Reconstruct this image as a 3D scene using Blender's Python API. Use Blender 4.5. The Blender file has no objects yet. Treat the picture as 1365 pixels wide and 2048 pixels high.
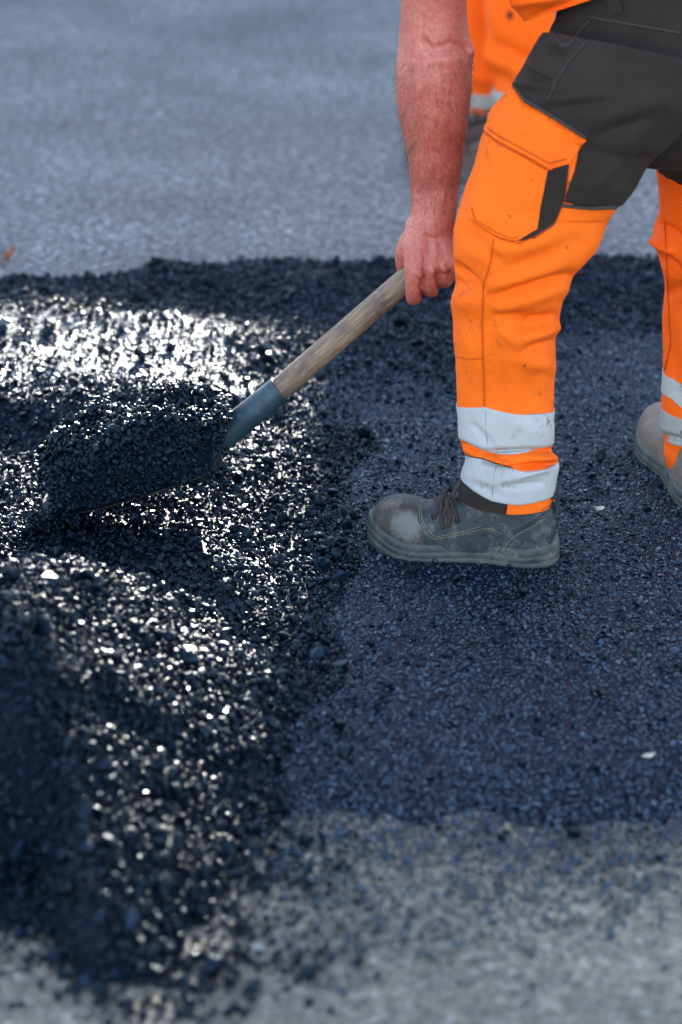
import bpy, bmesh, math, random
import numpy as np
from mathutils import Vector, Matrix, geometry
from mathutils.bvhtree import BVHTree

random.seed(7)
rng = np.random.default_rng(11)
scn = bpy.context.scene
C = scn.collection

# ------------------------------------------------------------------ camera, sky, sun, exposure
CAM_H, PITCH, LENS = 1.6, math.radians(22.8), 85.0
FPX = LENS / 36.0 * 2048.0
cam_d = bpy.data.cameras.new('camera')
cam = bpy.data.objects.new('camera', cam_d)
C.objects.link(cam)
cam.location = (0, 0, CAM_H)
cam.rotation_euler = (math.pi / 2 - PITCH, 0, 0)
cam_d.sensor_fit = 'VERTICAL'
cam_d.sensor_height = 36.0
cam_d.lens = LENS
cam_d.clip_start, cam_d.clip_end = 0.05, 2000
cam_d.dof.use_dof = True
cam_d.dof.focus_distance = 3.95
cam_d.dof.aperture_fstop = 2.4
cam_d.dof.aperture_blades = 9
scn.camera = cam

SUN_EL, SUN_AZ = math.radians(20.0), math.radians(4.1)
world = bpy.data.worlds.new('World')
scn.world = world
world.use_nodes = True
wn = world.node_tree.nodes
wl = world.node_tree.links
bg = wn['Background']
sky = wn.new('ShaderNodeTexSky')
sky.sky_type = 'NISHITA'
sky.sun_disc = False
sky.sun_elevation = SUN_EL
sky.sun_rotation = SUN_AZ
sky.dust_density = 0.15
sky.ozone_density = 2.0
sky.air_density = 1.0
hs = wn.new('ShaderNodeHueSaturation')
hs.inputs['Saturation'].default_value = 0.72      # a slightly hazy sky
wl.new(sky.outputs[0], hs.inputs['Color'])
wl.new(hs.outputs[0], bg.inputs['Color'])
bg.inputs['Strength'].default_value = 0.12
sun_d = bpy.data.lights.new('sun', 'SUN')
sun_d.energy = 5.0
sun_d.angle = math.radians(0.5)
sun_d.color = (1.0, 0.93, 0.82)
sun = bpy.data.objects.new('sun', sun_d)
C.objects.link(sun)
sdir = Vector((math.sin(SUN_AZ) * math.cos(SUN_EL), math.cos(SUN_AZ) * math.cos(SUN_EL), math.sin(SUN_EL)))
sun.rotation_euler = sdir.to_track_quat('Z', 'Y').to_euler()
scn.view_settings.view_transform = 'Standard'
scn.view_settings.look = 'None'
scn.view_settings.exposure = 2.55
scn.view_settings.gamma = 1.0
scn.view_settings.use_curve_mapping = False

# ------------------------------------------------------------------ helpers
SP, CP = math.sin(PITCH), math.cos(PITCH)
CAMV = np.array((0.0, 0.0, CAM_H))


def ray(x, y):
    a, b = (x - 682.5) / FPX, (1024 - y) / FPX
    return np.array((a, CP + b * SP, -SP + b * CP))


def at(x, y, Y):
    d = ray(x, y)
    return CAMV + d * (Y / d[1])


def gnd(x, y, z=0.0):
    d = ray(x, y)
    return CAMV + d * ((z - CAM_H) / d[2])


def proj(P):
    P = np.asarray(P) - CAMV
    dep = P[..., 1] * CP - P[..., 2] * SP
    u = P[..., 1] * SP + P[..., 2] * CP
    return 682.5 + P[..., 0] / dep * FPX, 1024 - u / dep * FPX


_perm = rng.random((64, 64, 64))


def vnoise(p, s):
    """smooth value noise 0..1 at points p (N,3), cell size s"""
    q = np.asarray(p, float) / s
    i = np.floor(q).astype(int)
    f = q - i
    f = f * f * (3 - 2 * f)
    r = 0
    for dx in (0, 1):
        for dy in (0, 1):
            for dz in (0, 1):
                w = (f[..., 0] if dx else 1 - f[..., 0]) * (f[..., 1] if dy else 1 - f[..., 1]) * (f[..., 2] if dz else 1 - f[..., 2])
                r = r + w * _perm[(i[..., 0] + dx) & 63, (i[..., 1] + dy) & 63, (i[..., 2] + dz) & 63]
    return r


def fbm(p, s, o=3):
    r, a, t = 0, 1.0, 0
    for k in range(o):
        r = r + a * vnoise(np.asarray(p) + 17.3 * k, s)
        t += a
        a *= 0.5
        s *= 0.5
    return r / t


def sstep(a, b, x):
    t = np.clip((x - a) / (b - a), 0, 1)
    return t * t * (3 - 2 * t)


def wloc(o):
    l = Vector((0, 0, 0))
    while o is not None:
        l = l + o.location
        o = o.parent
    return l


def tag(o, label=None, cat=None, kind=None, group=None):
    if label:
        o['label'] = label
    if cat:
        o['category'] = cat
    if kind:
        o['kind'] = kind
    if group:
        o['group'] = group
    return o


def empty(name, loc, label, cat, group=None):
    o = bpy.data.objects.new(name, None)
    o.location = loc
    o.empty_display_size = 0.1
    C.objects.link(o)
    return tag(o, label, cat, None, group)


def link(name, me, mat, parent=None, smooth=True, loc=None):
    o = bpy.data.objects.new(name, me)
    C.objects.link(o)
    if mat is not None and len(me.materials) == 0:
        me.materials.append(mat)
    if parent is not None:
        o.parent = parent
    if loc is not None:
        o.location = loc
    if smooth and len(me.polygons):
        me.polygons.foreach_set('use_smooth', np.ones(len(me.polygons), bool))
    return o


def build(name, V, F, mat, parent=None, uv=None, smooth=True):
    """world-space vertices -> one mesh object under parent"""
    V = np.asarray(V, float)
    org = np.array(wloc(parent)) if parent is not None else np.zeros(3)
    me = bpy.data.meshes.new(name)
    me.from_pydata([tuple(v) for v in (V - org)], [], [tuple(map(int, f)) for f in F])
    if uv is not None:
        lay = me.uv_layers.new(name='UVMap')
        li = np.zeros(len(me.loops), int)
        me.loops.foreach_get('vertex_index', li)
        lay.data.foreach_set('uv', np.asarray(uv, float)[li].ravel())
    me.update()
    return link(name, me, mat, parent, smooth)


def gridfaces(nv, nu, wrap):
    F = []
    for i in range(nv - 1):
        for j in range(nu if wrap else nu - 1):
            a = i * nu + j
            b = i * nu + (j + 1) % nu
            F.append((a, b, b + nu, a + nu))
    return F


def catmull(K, t):
    """K (n,m) keys, t (N,) in 0..n-1"""
    K = np.asarray(K, float)
    n = len(K)
    i = np.clip(np.floor(t).astype(int), 0, n - 2)
    f = (t - i)[:, None]
    p0, p1, p2, p3 = K[np.clip(i - 1, 0, n - 1)], K[i], K[i + 1], K[np.clip(i + 2, 0, n - 1)]
    return 0.5 * (2 * p1 + (p2 - p0) * f + (2 * p0 - 5 * p1 + 4 * p2 - p3) * f ** 2 + (3 * p1 - p0 - 3 * p2 + p3) * f ** 3)


def tube(pts, rad, nu=10, sub=4, cap=True, flat=1.0, up=None):
    """swept tube through pts with radius per point -> V, F, uv (metres)"""
    pts = np.asarray(pts, float)
    rad = np.broadcast_to(np.asarray(rad, float), (len(pts),))
    t = np.linspace(0, len(pts) - 1, (len(pts) - 1) * sub + 1)
    Q = catmull(np.column_stack([pts, rad]), t)
    P, R = Q[:, :3], Q[:, 3]
    T = np.gradient(P, axis=0)
    T /= np.linalg.norm(T, axis=1)[:, None] + 1e-12
    a = np.array(up if up is not None else ((0, 0, 1.0) if abs(T[0][2]) < 0.9 else (1.0, 0, 0)))
    n = a - T[0] * a.dot(T[0])
    n /= np.linalg.norm(n)
    th = np.arange(nu) / nu * 2 * math.pi
    V, uv, L = [], [], 0
    for k in range(len(P)):
        n = n - T[k] * n.dot(T[k])
        n /= np.linalg.norm(n)
        b = np.cross(T[k], n)
        if k:
            L += np.linalg.norm(P[k] - P[k - 1])
        for h in th:
            V.append(P[k] + (n * math.cos(h) * flat + b * math.sin(h)) * R[k])
            uv.append((h * R[k], L))
    F = gridfaces(len(P), nu, True)
    if cap:
        F.append(tuple(range(nu - 1, -1, -1)))
        o = (len(P) - 1) * nu
        F.append(tuple(o + j for j in range(nu)))
    return np.array(V), F, np.array(uv)


def merge(*parts):
    V, F, U, o = [], [], [], 0
    for v, f, u in parts:
        V.append(v)
        U.append(u if u is not None else np.zeros((len(v), 2)))
        F += [tuple(i + o for i in q) for q in f]
        o += len(v)
    return np.concatenate(V), F, np.concatenate(U)


def boxm(c, s, rz=0.0, bev=0.0):
    bm = bmesh.new()
    bmesh.ops.create_cube(bm, size=1)
    bmesh.ops.scale(bm, vec=s, verts=bm.verts)
    if bev:
        bmesh.ops.bevel(bm, geom=bm.edges[:], offset=bev, segments=2, affect='EDGES')
    bmesh.ops.rotate(bm, cent=(0, 0, 0), matrix=Matrix.Rotation(rz, 3, 'Z'), verts=bm.verts)
    bmesh.ops.translate(bm, vec=c, verts=bm.verts)
    V = np.array([v.co[:] for v in bm.verts])
    bm.verts.index_update()
    F = [tuple(v.index for v in f.verts) for f in bm.faces]
    bm.free()
    return V, F, None


def ell(c, r, n=14, m=9):
    """closed ellipsoid"""
    c, r = np.asarray(c, float), np.asarray(r, float)
    V = [c + r * (0, 0, 1)]
    for i in range(1, m):
        ph = math.pi * i / m
        for j in range(n):
            h = 2 * math.pi * j / n
            V.append(c + r * (math.sin(ph) * math.cos(h), math.sin(ph) * math.sin(h), math.cos(ph)))
    V.append(c - r * (0, 0, 1))
    F = [(0, 1 + j, 1 + (j + 1) % n) for j in range(n)]
    for i in range(m - 2):
        for j in range(n):
            a, b = 1 + i * n + j, 1 + i * n + (j + 1) % n
            F.append((a, a + n, b + n, b))
    e = len(V) - 1
    o = 1 + (m - 2) * n
    F += [(e, o + (j + 1) % n, o + j) for j in range(n)]
    return np.array(V), F, None


def remesh(parts, voxel, smooth=4, factor=0.5):
    """union of closed shapes -> one continuous mesh (V, F)"""
    V, F, _ = merge(*parts)
    me = bpy.data.meshes.new('tmp')
    me.from_pydata([tuple(v) for v in V], [], F)
    bm = bmesh.new()
    bm.from_mesh(me)
    bmesh.ops.recalc_face_normals(bm, faces=bm.faces)
    bm.to_mesh(me)
    bm.free()
    o = bpy.data.objects.new('tmp', me)
    C.objects.link(o)
    r = o.modifiers.new('r', 'REMESH')
    r.mode = 'VOXEL'
    r.voxel_size = voxel
    s = o.modifiers.new('s', 'SMOOTH')
    s.factor = factor
    s.iterations = smooth
    dg = bpy.context.evaluated_depsgraph_get()
    ev = o.evaluated_get(dg)
    m2 = bpy.data.meshes.new_from_object(ev)
    n = len(m2.vertices)
    co = np.zeros(n * 3)
    m2.vertices.foreach_get('co', co)
    F = [tuple(p.vertices) for p in m2.polygons]
    C.objects.unlink(o)
    bpy.data.objects.remove(o)
    bpy.data.meshes.remove(m2)
    return co.reshape(-1, 3), F


# ---- materials
def new_mat(name):
    m = bpy.data.materials.new(name)
    m.use_nodes = True
    nt = m.node_tree
    return m, nt, nt.nodes['Principled BSDF']


def nd(nt, kind, **kw):
    n = nt.nodes.new(kind)
    for k, v in kw.items():
        if k in n.inputs:
            n.inputs[k].default_value = v
        else:
            setattr(n, k, v)
    return n


def ramp(nt, src, stops):
    r = nt.nodes.new('ShaderNodeValToRGB')
    e = r.color_ramp.elements
    while len(e) < len(stops):
        e.new(0.5)
    for q, (p, c) in zip(e, stops):
        q.position = p
        q.color = (*c, 1) if len(c) == 3 else c
    nt.links.new(src, r.inputs[0])
    return r


def noise(nt, scale, detail=4, rough=0.55, vec=None):
    n = nd(nt, 'ShaderNodeTexNoise', Scale=scale, Detail=detail, Roughness=rough)
    if vec is not None:
        nt.links.new(vec, n.inputs['Vector'])
    return n


def mixc(nt, fac, a, b, mode='MIX'):
    m = nt.nodes.new('ShaderNodeMix')
    m.data_type = 'RGBA'
    m.blend_type = mode
    for s, q in ((0, fac), (6, a), (7, b)):
        if hasattr(q, 'links'):
            nt.links.new(q, m.inputs[s])
        elif s == 0:
            m.inputs[0].default_value = q
        else:
            m.inputs[s].default_value = (*q, 1)
    return m.outputs[2]


def bump(nt, bsdf, hgt, dist, strength=1.0, prev=None):
    b = nt.nodes.new('ShaderNodeBump')
    b.inputs['Distance'].default_value = dist
    b.inputs['Strength'].default_value = strength
    nt.links.new(hgt, b.inputs['Height'])
    if prev is not None:
        nt.links.new(prev.outputs[0], b.inputs['Normal'])
    nt.links.new(b.outputs[0], bsdf.inputs['Normal'])
    return b


def mat_bitumen(name, base=(0.0025, 0.0055, 0.012), rough=0.30, bsc=260.0, bd=0.0012, spec=0.55):
    m, nt, b = new_mat(name)
    geo = nt.nodes.new('ShaderNodeNewGeometry')
    oi = nt.nodes.new('ShaderNodeObjectInfo')
    n = noise(nt, bsc, 3, 0.6, geo.outputs['Position'])
    c = ramp(nt, oi.outputs['Random'], [(0, tuple(x * 0.6 for x in base)), (0.85, tuple(x * 1.25 for x in base)), (1.0, tuple(x * 2.6 for x in base))])
    nt.links.new(c.outputs[0], b.inputs['Base Color'])
    r = ramp(nt, n.outputs[0], [(0.3, (rough - 0.1,) * 3), (0.7, (rough + 0.12,) * 3)])
    nt.links.new(r.outputs[0], b.inputs['Roughness'])
    b.inputs['Specular IOR Level'].default_value = spec
    b.inputs['Specular Tint'].default_value = (0.5, 0.75, 1.0, 1)     # blue skylight painted into the sheen
    bump(nt, b, n.outputs[0], bd)
    return m


M = {}
M['mat'] = mat_bitumen('fresh bitumen', rough=0.55, bsc=190.0, bd=0.002, spec=0.2)
M['stone'] = mat_bitumen('bitumen coated stone', rough=0.31, spec=0.27, bsc=420.0, bd=0.0005)
M['flatstone'] = mat_bitumen('raked bitumen stone', base=(0.003, 0.007, 0.017), rough=0.20, spec=1.0, bsc=420.0, bd=0.0005)


def mat_road(name, lo, hi, sc, chip, dark=0.24):
    m, nt, b = new_mat(name)
    geo = nt.nodes.new('ShaderNodeNewGeometry')
    P = geo.outputs['Position']
    v = nd(nt, 'ShaderNodeTexVoronoi', Scale=sc)
    nt.links.new(P, v.inputs['Vector'])
    sx = nt.nodes.new('ShaderNodeSeparateColor')
    nt.links.new(v.outputs['Color'], sx.inputs[0])
    mid = tuple((a + c) / 2 for a, c in zip(lo, hi))
    c = ramp(nt, sx.outputs[0], [(0.0, lo), (0.55, mid), (0.9, hi), (1.0, chip)])
    big = noise(nt, 2.3, 5, 0.6, P)
    tone = ramp(nt, big.outputs[0], [(0.3, (0.62, 0.62, 0.65)), (0.7, (1.2, 1.2, 1.18))])
    col = mixc(nt, 1.0, c.outputs[0], tone.outputs[0], 'MULTIPLY')
    sp = noise(nt, 62, 3, 0.6, P)
    spr = ramp(nt, sp.outputs[0], [(0.40, (dark, dark * 1.03, dark * 1.12)), (0.53, (1.08, 1.08, 1.08))])
    col = mixc(nt, 1.0, col, spr.outputs[0], 'MULTIPLY')
    nt.links.new(col, b.inputs['Base Color'])
    b.inputs['Roughness'].default_value = 0.62
    b.inputs['Specular IOR Level'].default_value = 0.4
    fine = noise(nt, 300, 2, 0.6, P)
    b1 = bump(nt, b, v.outputs['Distance'], 0.004, 1.0)
    bump(nt, b, fine.outputs[0], 0.002, 0.8, b1)
    return m


M['road'] = mat_road('old compacted asphalt', (0.07, 0.074, 0.08), (0.27, 0.274, 0.278), 120.0, (0.45, 0.45, 0.45))
M['near'] = mat_road('worn grey asphalt', (0.145, 0.125, 0.091), (0.27, 0.236, 0.182), 125.0, (0.36, 0.32, 0.26), 0.62)
M['earth'] = mat_road('sub base', (0.05, 0.05, 0.05), (0.12, 0.12, 0.12), 60.0, (0.2, 0.2, 0.2))


def mat_fabric(name, base, dirt=0.5, rough=0.8, weave=1500.0, dcol=(0.05, 0.03, 0.02), sheen=0.15, spec=0.2, thr=0.62, tone=0.12, trans=0.0):
    m, nt, b = new_mat(name)
    geo = nt.nodes.new('ShaderNodeNewGeometry')
    P = geo.outputs['Position']
    n1 = noise(nt, 9, 4, 0.6, P)
    c = ramp(nt, n1.outputs[0], [(0.3, tuple(x * (1 - tone) for x in base)), (0.7, tuple(min(1, x * (1 + tone * 0.5)) for x in base))])
    col = c.outputs[0]
    n2 = noise(nt, 42, 6, 0.75, P)
    n3 = noise(nt, 7, 2, 0.5, P)
    mul = nd(nt, 'ShaderNodeMath', operation='MULTIPLY')
    r2 = ramp(nt, n2.outputs[0], [(thr, (0, 0, 0)), (thr + 0.1, (1, 1, 1))])
    r3 = ramp(nt, n3.outputs[0], [(0.45, (0, 0, 0)), (0.62, (1, 1, 1))])
    nt.links.new(r2.outputs[0], mul.inputs[0])
    nt.links.new(r3.outputs[0], mul.inputs[1])
    mu2 = nd(nt, 'ShaderNodeMath', operation='MULTIPLY')
    nt.links.new(mul.outputs[0], mu2.inputs[0])
    mu2.inputs[1].default_value = dirt
    col = mixc(nt, mu2.outputs[0], col, dcol)
    # small tar spots
    vo = nd(nt, 'ShaderNodeTexVoronoi', Scale=34.0)
    wv = noise(nt, 60, 2, 0.5, P)
    wp = mixc(nt, 0.02, P, wv.outputs['Color'], 'ADD')
    nt.links.new(wp, vo.inputs['Vector'])
    sc = nt.nodes.new('ShaderNodeSeparateColor')
    nt.links.new(vo.outputs['Color'], sc.inputs[0])
    rad = nd(nt, 'ShaderNodeMath', operation='MULTIPLY')
    rr = ramp(nt, sc.outputs[0], [(0.86, (0, 0, 0)), (0.87, (0.1, 0.1, 0.1)), (1.0, (0.17, 0.17, 0.17))])
    rad.inputs[1].default_value = 0.55
    nt.links.new(rr.outputs[0], rad.inputs[0])
    lt = nd(nt, 'ShaderNodeMath', operation='LESS_THAN')
    nt.links.new(vo.outputs['Distance'], lt.inputs[0])
    nt.links.new(rad.outputs[0], lt.inputs[1])
    ds = nd(nt, 'ShaderNodeMath', operation='MULTIPLY')
    nt.links.new(lt.outputs[0], ds.inputs[0])
    ds.inputs[1].default_value = min(1.0, dirt * 1.3)
    col = mixc(nt, ds.outputs[0], col, dcol)
    nt.links.new(col, b.inputs['Base Color'])
    b.inputs['Roughness'].default_value = rough
    b.inputs['Specular IOR Level'].default_value = spec
    b.inputs['Sheen Weight'].default_value = sheen
    uvn = nt.nodes.new('ShaderNodeUVMap')
    w = nd(nt, 'ShaderNodeTexWave', Scale=weave * 0.16, Distortion=0.6)
    w.wave_type = 'BANDS'
    w.bands_direction = 'DIAGONAL'
    nt.links.new(P, w.inputs['Vector'])
    b1 = bump(nt, b, w.outputs[1], 0.0003, 0.5)
    nb = noise(nt, 24, 5, 0.6, P)
    bump(nt, b, nb.outputs[0], 0.004, 0.45, b1)
    return m


M['orange'] = mat_fabric('orange hi-vis fabric', (1.0, 0.148, 0.007), dirt=0.6, thr=0.55, dcol=(0.25, 0.05, 0.012), tone=0.14, sheen=0.0)
M['orange_shade'] = mat_fabric('cleaner orange hi-vis fabric in shaded tone', (1.0, 0.125, 0.004), dirt=0.15, dcol=(0.3, 0.05, 0.01), tone=0.06, sheen=0.0)  # deeper than the other orange: shade on the far leg painted in
M['dark'] = mat_fabric('charcoal work fabric', (0.026, 0.0185, 0.0148), dirt=0.1, dcol=(0.12, 0.11, 0.1), sheen=0.02, tone=0.25)
M['strip'] = mat_fabric('reflective tape', (0.44, 0.44, 0.44), dirt=0.9, thr=0.55, rough=0.5, dcol=(0.12, 0.11, 0.11), spec=0.4, weave=3000, tone=0.1, sheen=0.0)
M['strip_dirty'] = mat_fabric('soiled reflective tape', (0.36, 0.35, 0.34), dirt=0.8, rough=0.55, dcol=(0.12, 0.11, 0.1), thr=0.5, spec=0.35, tone=0.2, sheen=0.0)
M['seam'] = mat_fabric('orange seam and flap shadow', (0.6, 0.085, 0.005), dirt=0.0, sheen=0)
M['seam_dark'] = mat_fabric('dark seam', (0.05, 0.045, 0.042), dirt=0.0, sheen=0)
M['seam_grey'] = mat_fabric('grey seam', (0.25, 0.25, 0.26), dirt=0.0, sheen=0)
M['red_piping'] = mat_fabric('red piping', (0.35, 0.05, 0.02), dirt=0.0, sheen=0)


def mat_skin():
    m, nt, b = new_mat('sunburnt skin')
    geo = nt.nodes.new('ShaderNodeNewGeometry')
    P = geo.outputs['Position']
    n = noise(nt, 14, 5, 0.6, P)
    c = ramp(nt, n.outputs[0], [(0.25, (0.38, 0.085, 0.066)), (0.5, (0.52, 0.15, 0.11)), (0.75, (0.6, 0.22, 0.165))])
    n2 = noise(nt, 160, 3, 0.6, P)
    c2 = ramp(nt, n2.outputs[0], [(0.35, (0.8, 0.72, 0.7)), (0.6, (1, 1, 1))])
    col = mixc(nt, 1.0, c.outputs[0], c2.outputs[0], 'MULTIPLY')
    # purplish tone round the elbow and knuckles
    for (q, rad, colr, amt) in ((tuple(at(905, 110, 3.6)), 0.09, (0.33, 0.08, 0.12), 0.75), (tuple(at(850, 555, 3.62)), 0.05, (0.5, 0.1, 0.09), 0.6)):
        d = nd(nt, 'ShaderNodeVectorMath', operation='DISTANCE')
        nt.links.new(P, d.inputs[0])
        d.inputs[1].default_value = q
        r = ramp(nt, d.outputs['Value'], [(0.0, (amt,) * 3), (rad, (0, 0, 0))])
        col = mixc(nt, r.outputs[0], col, colr)
    nt.links.new(col, b.inputs['Base Color'])
    b.inputs['Roughness'].default_value = 0.48
    b.inputs['Subsurface Weight'].default_value = 0.15
    b.inputs['Subsurface Radius'].default_value = (0.6, 0.2, 0.1)
    b.inputs['Subsurface Scale'].default_value = 0.01
    mp = nd(nt, 'ShaderNodeMapping')
    mp.inputs['Scale'].default_value = (1, 1, 0.3)
    nt.links.new(P, mp.inputs[0])
    n3 = noise(nt, 260, 3, 0.6, mp.outputs[0])
    b1 = bump(nt, b, n3.outputs[0], 0.0012, 0.8)
    n4 = noise(nt, 40, 3, 0.5, P)
    bump(nt, b, n4.outputs[0], 0.0015, 0.5, b1)
    return m


M['skin'] = mat_skin()


def mat_simple(name, col, rough=0.6, metal=0.0, var=0.2, sc=30.0, bd=0.0006, spec=0.5):
    m, nt, b = new_mat(name)
    geo = nt.nodes.new('ShaderNodeNewGeometry')
    n = noise(nt, sc, 5, 0.6, geo.outputs['Position'])
    c = ramp(nt, n.outputs[0], [(0.3, tuple(x * (1 - var) for x in col)), (0.7, tuple(min(1, x * (1 + var)) for x in col))])
    nt.links.new(c.outputs[0], b.inputs['Base Color'])
    b.inputs['Roughness'].default_value = rough
    b.inputs['Metallic'].default_value = metal
    b.inputs['Specular IOR Level'].default_value = spec
    if bd:
        bump(nt, b, n.outputs[0], bd)
    return m


def mat_leather(name, a, b_, dust, amt, scuff=None):
    m, nt, b = new_mat(name)
    geo = nt.nodes.new('ShaderNodeNewGeometry')
    P = geo.outputs['Position']
    n = noise(nt, 26, 6, 0.7, P)
    c = ramp(nt, n.outputs[0], [(0.3, a), (0.7, b_)])
    n2 = noise(nt, 30, 8, 0.8, P)
    r2 = ramp(nt, n2.outputs[0], [(0.5, (0, 0, 0)), (0.66, (amt,) * 3)])
    col = mixc(nt, r2.outputs[0], c.outputs[0], dust)
    if scuff is not None:                            # a worn-through patch with a ragged outline
        d = nd(nt, 'ShaderNodeVectorMath', operation='DISTANCE')
        nt.links.new(P, d.inputs[0])
        d.inputs[1].default_value = scuff[0]
        n5 = noise(nt, 70, 6, 0.75, P)
        ad = nd(nt, 'ShaderNodeMath', operation='MULTIPLY_ADD')
        nt.links.new(n5.outputs[0], ad.inputs[0])
        ad.inputs[1].default_value = scuff[1] * 1.5
        nt.links.new(d.outputs['Value'], ad.inputs[2])
        r5 = ramp(nt, ad.outputs[0], [(scuff[1] * 1.35, (0.85,) * 3), (scuff[1] * 1.75, (0, 0, 0))])
        col = mixc(nt, r5.outputs[0], col, (0.15, 0.145, 0.14))
    nt.links.new(col, b.inputs['Base Color'])
    rr = ramp(nt, n2.outputs[0], [(0.4, (0.45,) * 3), (0.65, (0.85,) * 3)])
    nt.links.new(rr.outputs[0], b.inputs['Roughness'])
    v = nd(nt, 'ShaderNodeTexVoronoi', Scale=420.0)
    nt.links.new(P, v.inputs['Vector'])
    b1 = bump(nt, b, v.outputs['Distance'], 0.0005, 0.6)
    n3 = noise(nt, 60, 5, 0.65, P)
    bump(nt, b, n3.outputs[0], 0.003, 0.7, b1)
    return m


M['leather'] = mat_leather('worn dark leather', (0.006, 0.011, 0.015), (0.022, 0.034, 0.042), (0.2, 0.195, 0.17), 0.6)
M['toe_leather'] = mat_leather('scuffed brown toe leather', (0.02, 0.016, 0.014), (0.06, 0.045, 0.038), (0.24, 0.21, 0.18), 0.55, (tuple(at(814, 1052, 3.585)), 0.030))
M['scuff'] = mat_leather('bare scuffed leather', (0.16, 0.15, 0.145), (0.3, 0.28, 0.27), (0.05, 0.045, 0.04), 0.9)
M['sole'] = mat_leather('dusty rubber sole', (0.03, 0.036, 0.037), (0.07, 0.078, 0.075), (0.2, 0.19, 0.155), 0.5)
M['tan_leather'] = mat_leather('dusty taupe leather', (0.10, 0.075, 0.06), (0.19, 0.145, 0.115), (0.3, 0.25, 0.2), 0.6)
M['brown_leather'] = mat_leather('dark brown leather', (0.035, 0.02, 0.014), (0.085, 0.05, 0.037), (0.16, 0.11, 0.085), 0.35)
M['lace'] = mat_simple('dark brown lace', (0.03, 0.022, 0.018), 0.85)
M['thread'] = mat_simple('tan thread', (0.26, 0.22, 0.15), 0.8)
M['steel'] = mat_simple('worn blade steel', (0.02, 0.02, 0.022), 0.45, 0.6, 0.5, 40)
M['rubber'] = mat_simple('tyre rubber', (0.02, 0.02, 0.02), 0.8)
M['lorry'] = mat_simple('white lorry paint', (0.72, 0.72, 0.7), 0.35, 0, 0.06, 6, 0)
M['tipper'] = mat_simple('grey tipper steel', (0.2, 0.21, 0.22), 0.5, 0.2, 0.2, 6, 0.001)
M['glass'] = mat_simple('dark cab glass', (0.02, 0.025, 0.03), 0.06, 0, 0.1, 4, 0)
M['lamp'] = mat_simple('amber lens', (0.7, 0.25, 0.03), 0.25, 0, 0.1, 4, 0)
M['helmet'] = mat_simple('white helmet shell', (0.75, 0.75, 0.73), 0.35, 0, 0.05, 5, 0)
M['hair'] = mat_simple('brown hair', (0.06, 0.035, 0.02), 0.6, 0, 0.4, 200, 0.001)
M['pale'] = mat_simple('pale limestone', (0.42, 0.4, 0.36), 0.7, 0, 0.25, 200, 0.001)
M['leaf'] = mat_simple('dry brown leaf', (0.3, 0.1, 0.035), 0.7, 0, 0.4, 120, 0.001)


def mat_wood():
    m, nt, b = new_mat('weathered ash wood')
    uv = nt.nodes.new('ShaderNodeUVMap')
    mp = nd(nt, 'ShaderNodeMapping')
    mp.inputs['Scale'].default_value = (420, 22, 1)
    nt.links.new(uv.outputs[0], mp.inputs[0])
    n = noise(nt, 1.0, 5, 0.65, mp.outputs[0])
    c = ramp(nt, n.outputs[0], [(0.28, (0.055, 0.032, 0.022)), (0.48, (0.2, 0.13, 0.085)), (0.72, (0.36, 0.26, 0.175))])
    geo = nt.nodes.new('ShaderNodeNewGeometry')
    n2 = noise(nt, 22, 5, 0.7, geo.outputs['Position'])
    r2 = ramp(nt, n2.outputs[0], [(0.5, (0, 0, 0)), (0.72, (0.75,) * 3)])
    col = mixc(nt, r2.outputs[0], c.outputs[0], (0.045, 0.035, 0.04))
    # tarry near the socket
    sep = nd(nt, 'ShaderNodeSeparateXYZ')
    nt.links.new(uv.outputs[0], sep.inputs[0])
    r3 = ramp(nt, sep.outputs[1], [(0.0, (0.85,) * 3), (0.16, (0, 0, 0))])
    n3 = noise(nt, 30, 4, 0.6, geo.outputs['Position'])
    r4 = ramp(nt, n3.outputs[0], [(0.35, (0.3,) * 3), (0.6, (1, 1, 1))])
    f = mixc(nt, 1.0, r3.outputs[0], r4.outputs[0], 'MULTIPLY')
    col = mixc(nt, f, col, (0.05, 0.03, 0.03))
    nt.links.new(col, b.inputs['Base Color'])
    b.inputs['Roughness'].default_value = 0.6
    bump(nt, b, n.outputs[0], 0.0012, 0.8)
    return m


M['wood'] = mat_wood()


def mat_socket():
    m, nt, b = new_mat('chipped teal paint on steel')
    geo = nt.nodes.new('ShaderNodeNewGeometry')
    P = geo.outputs['Position']
    n = noise(nt, 45, 6, 0.7, P)
    c = ramp(nt, n.outputs[0], [(0.34, (0.05, 0.035, 0.028)), (0.42, (0.012, 0.034, 0.05)), (0.62, (0.02, 0.06, 0.08)), (0.72, (0.16, 0.12, 0.09))])
    nt.links.new(c.outputs[0], b.inputs['Base Color'])
    b.inputs['Roughness'].default_value = 0.5
    bump(nt, b, n.outputs[0], 0.0012, 0.7)
    return m


M['socket'] = mat_socket()

# ------------------------------------------------------------------ the ground
base = build('ground', [(-400, -400, -0.12), (400, -400, -0.12), (400, 400, -0.12), (-400, 400, -0.12)], [(0, 1, 2, 3)], M['earth'])
tag(base, kind='structure')

FAR_Z = 0.05


def y_far(x):
    x = np.asarray(x, float)
    e = 5.09 - 0.13 * sstep(-0.36, -0.52, x) + 0.0 * x
    return e + 0.025 * (vnoise(np.stack([x, x * 0, x * 0], -1), 0.11) - 0.5) + 0.03 * (vnoise(np.stack([x, x * 0 + 9, x * 0], -1), 0.3) - 0.5)


def y_near(x):
    x = np.asarray(x, float)
    return 2.40 + 0.07 * (vnoise(np.stack([x, x * 0 + 5, x * 0], -1), 0.07) - 0.5) + 0.05 * (vnoise(np.stack([x, x * 0 + 3, x * 0], -1), 0.2) - 0.5) + 0.1 * sstep(0.2, 0.5, x)


HEAP_C = np.array((-0.44, 2.98))


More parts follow.
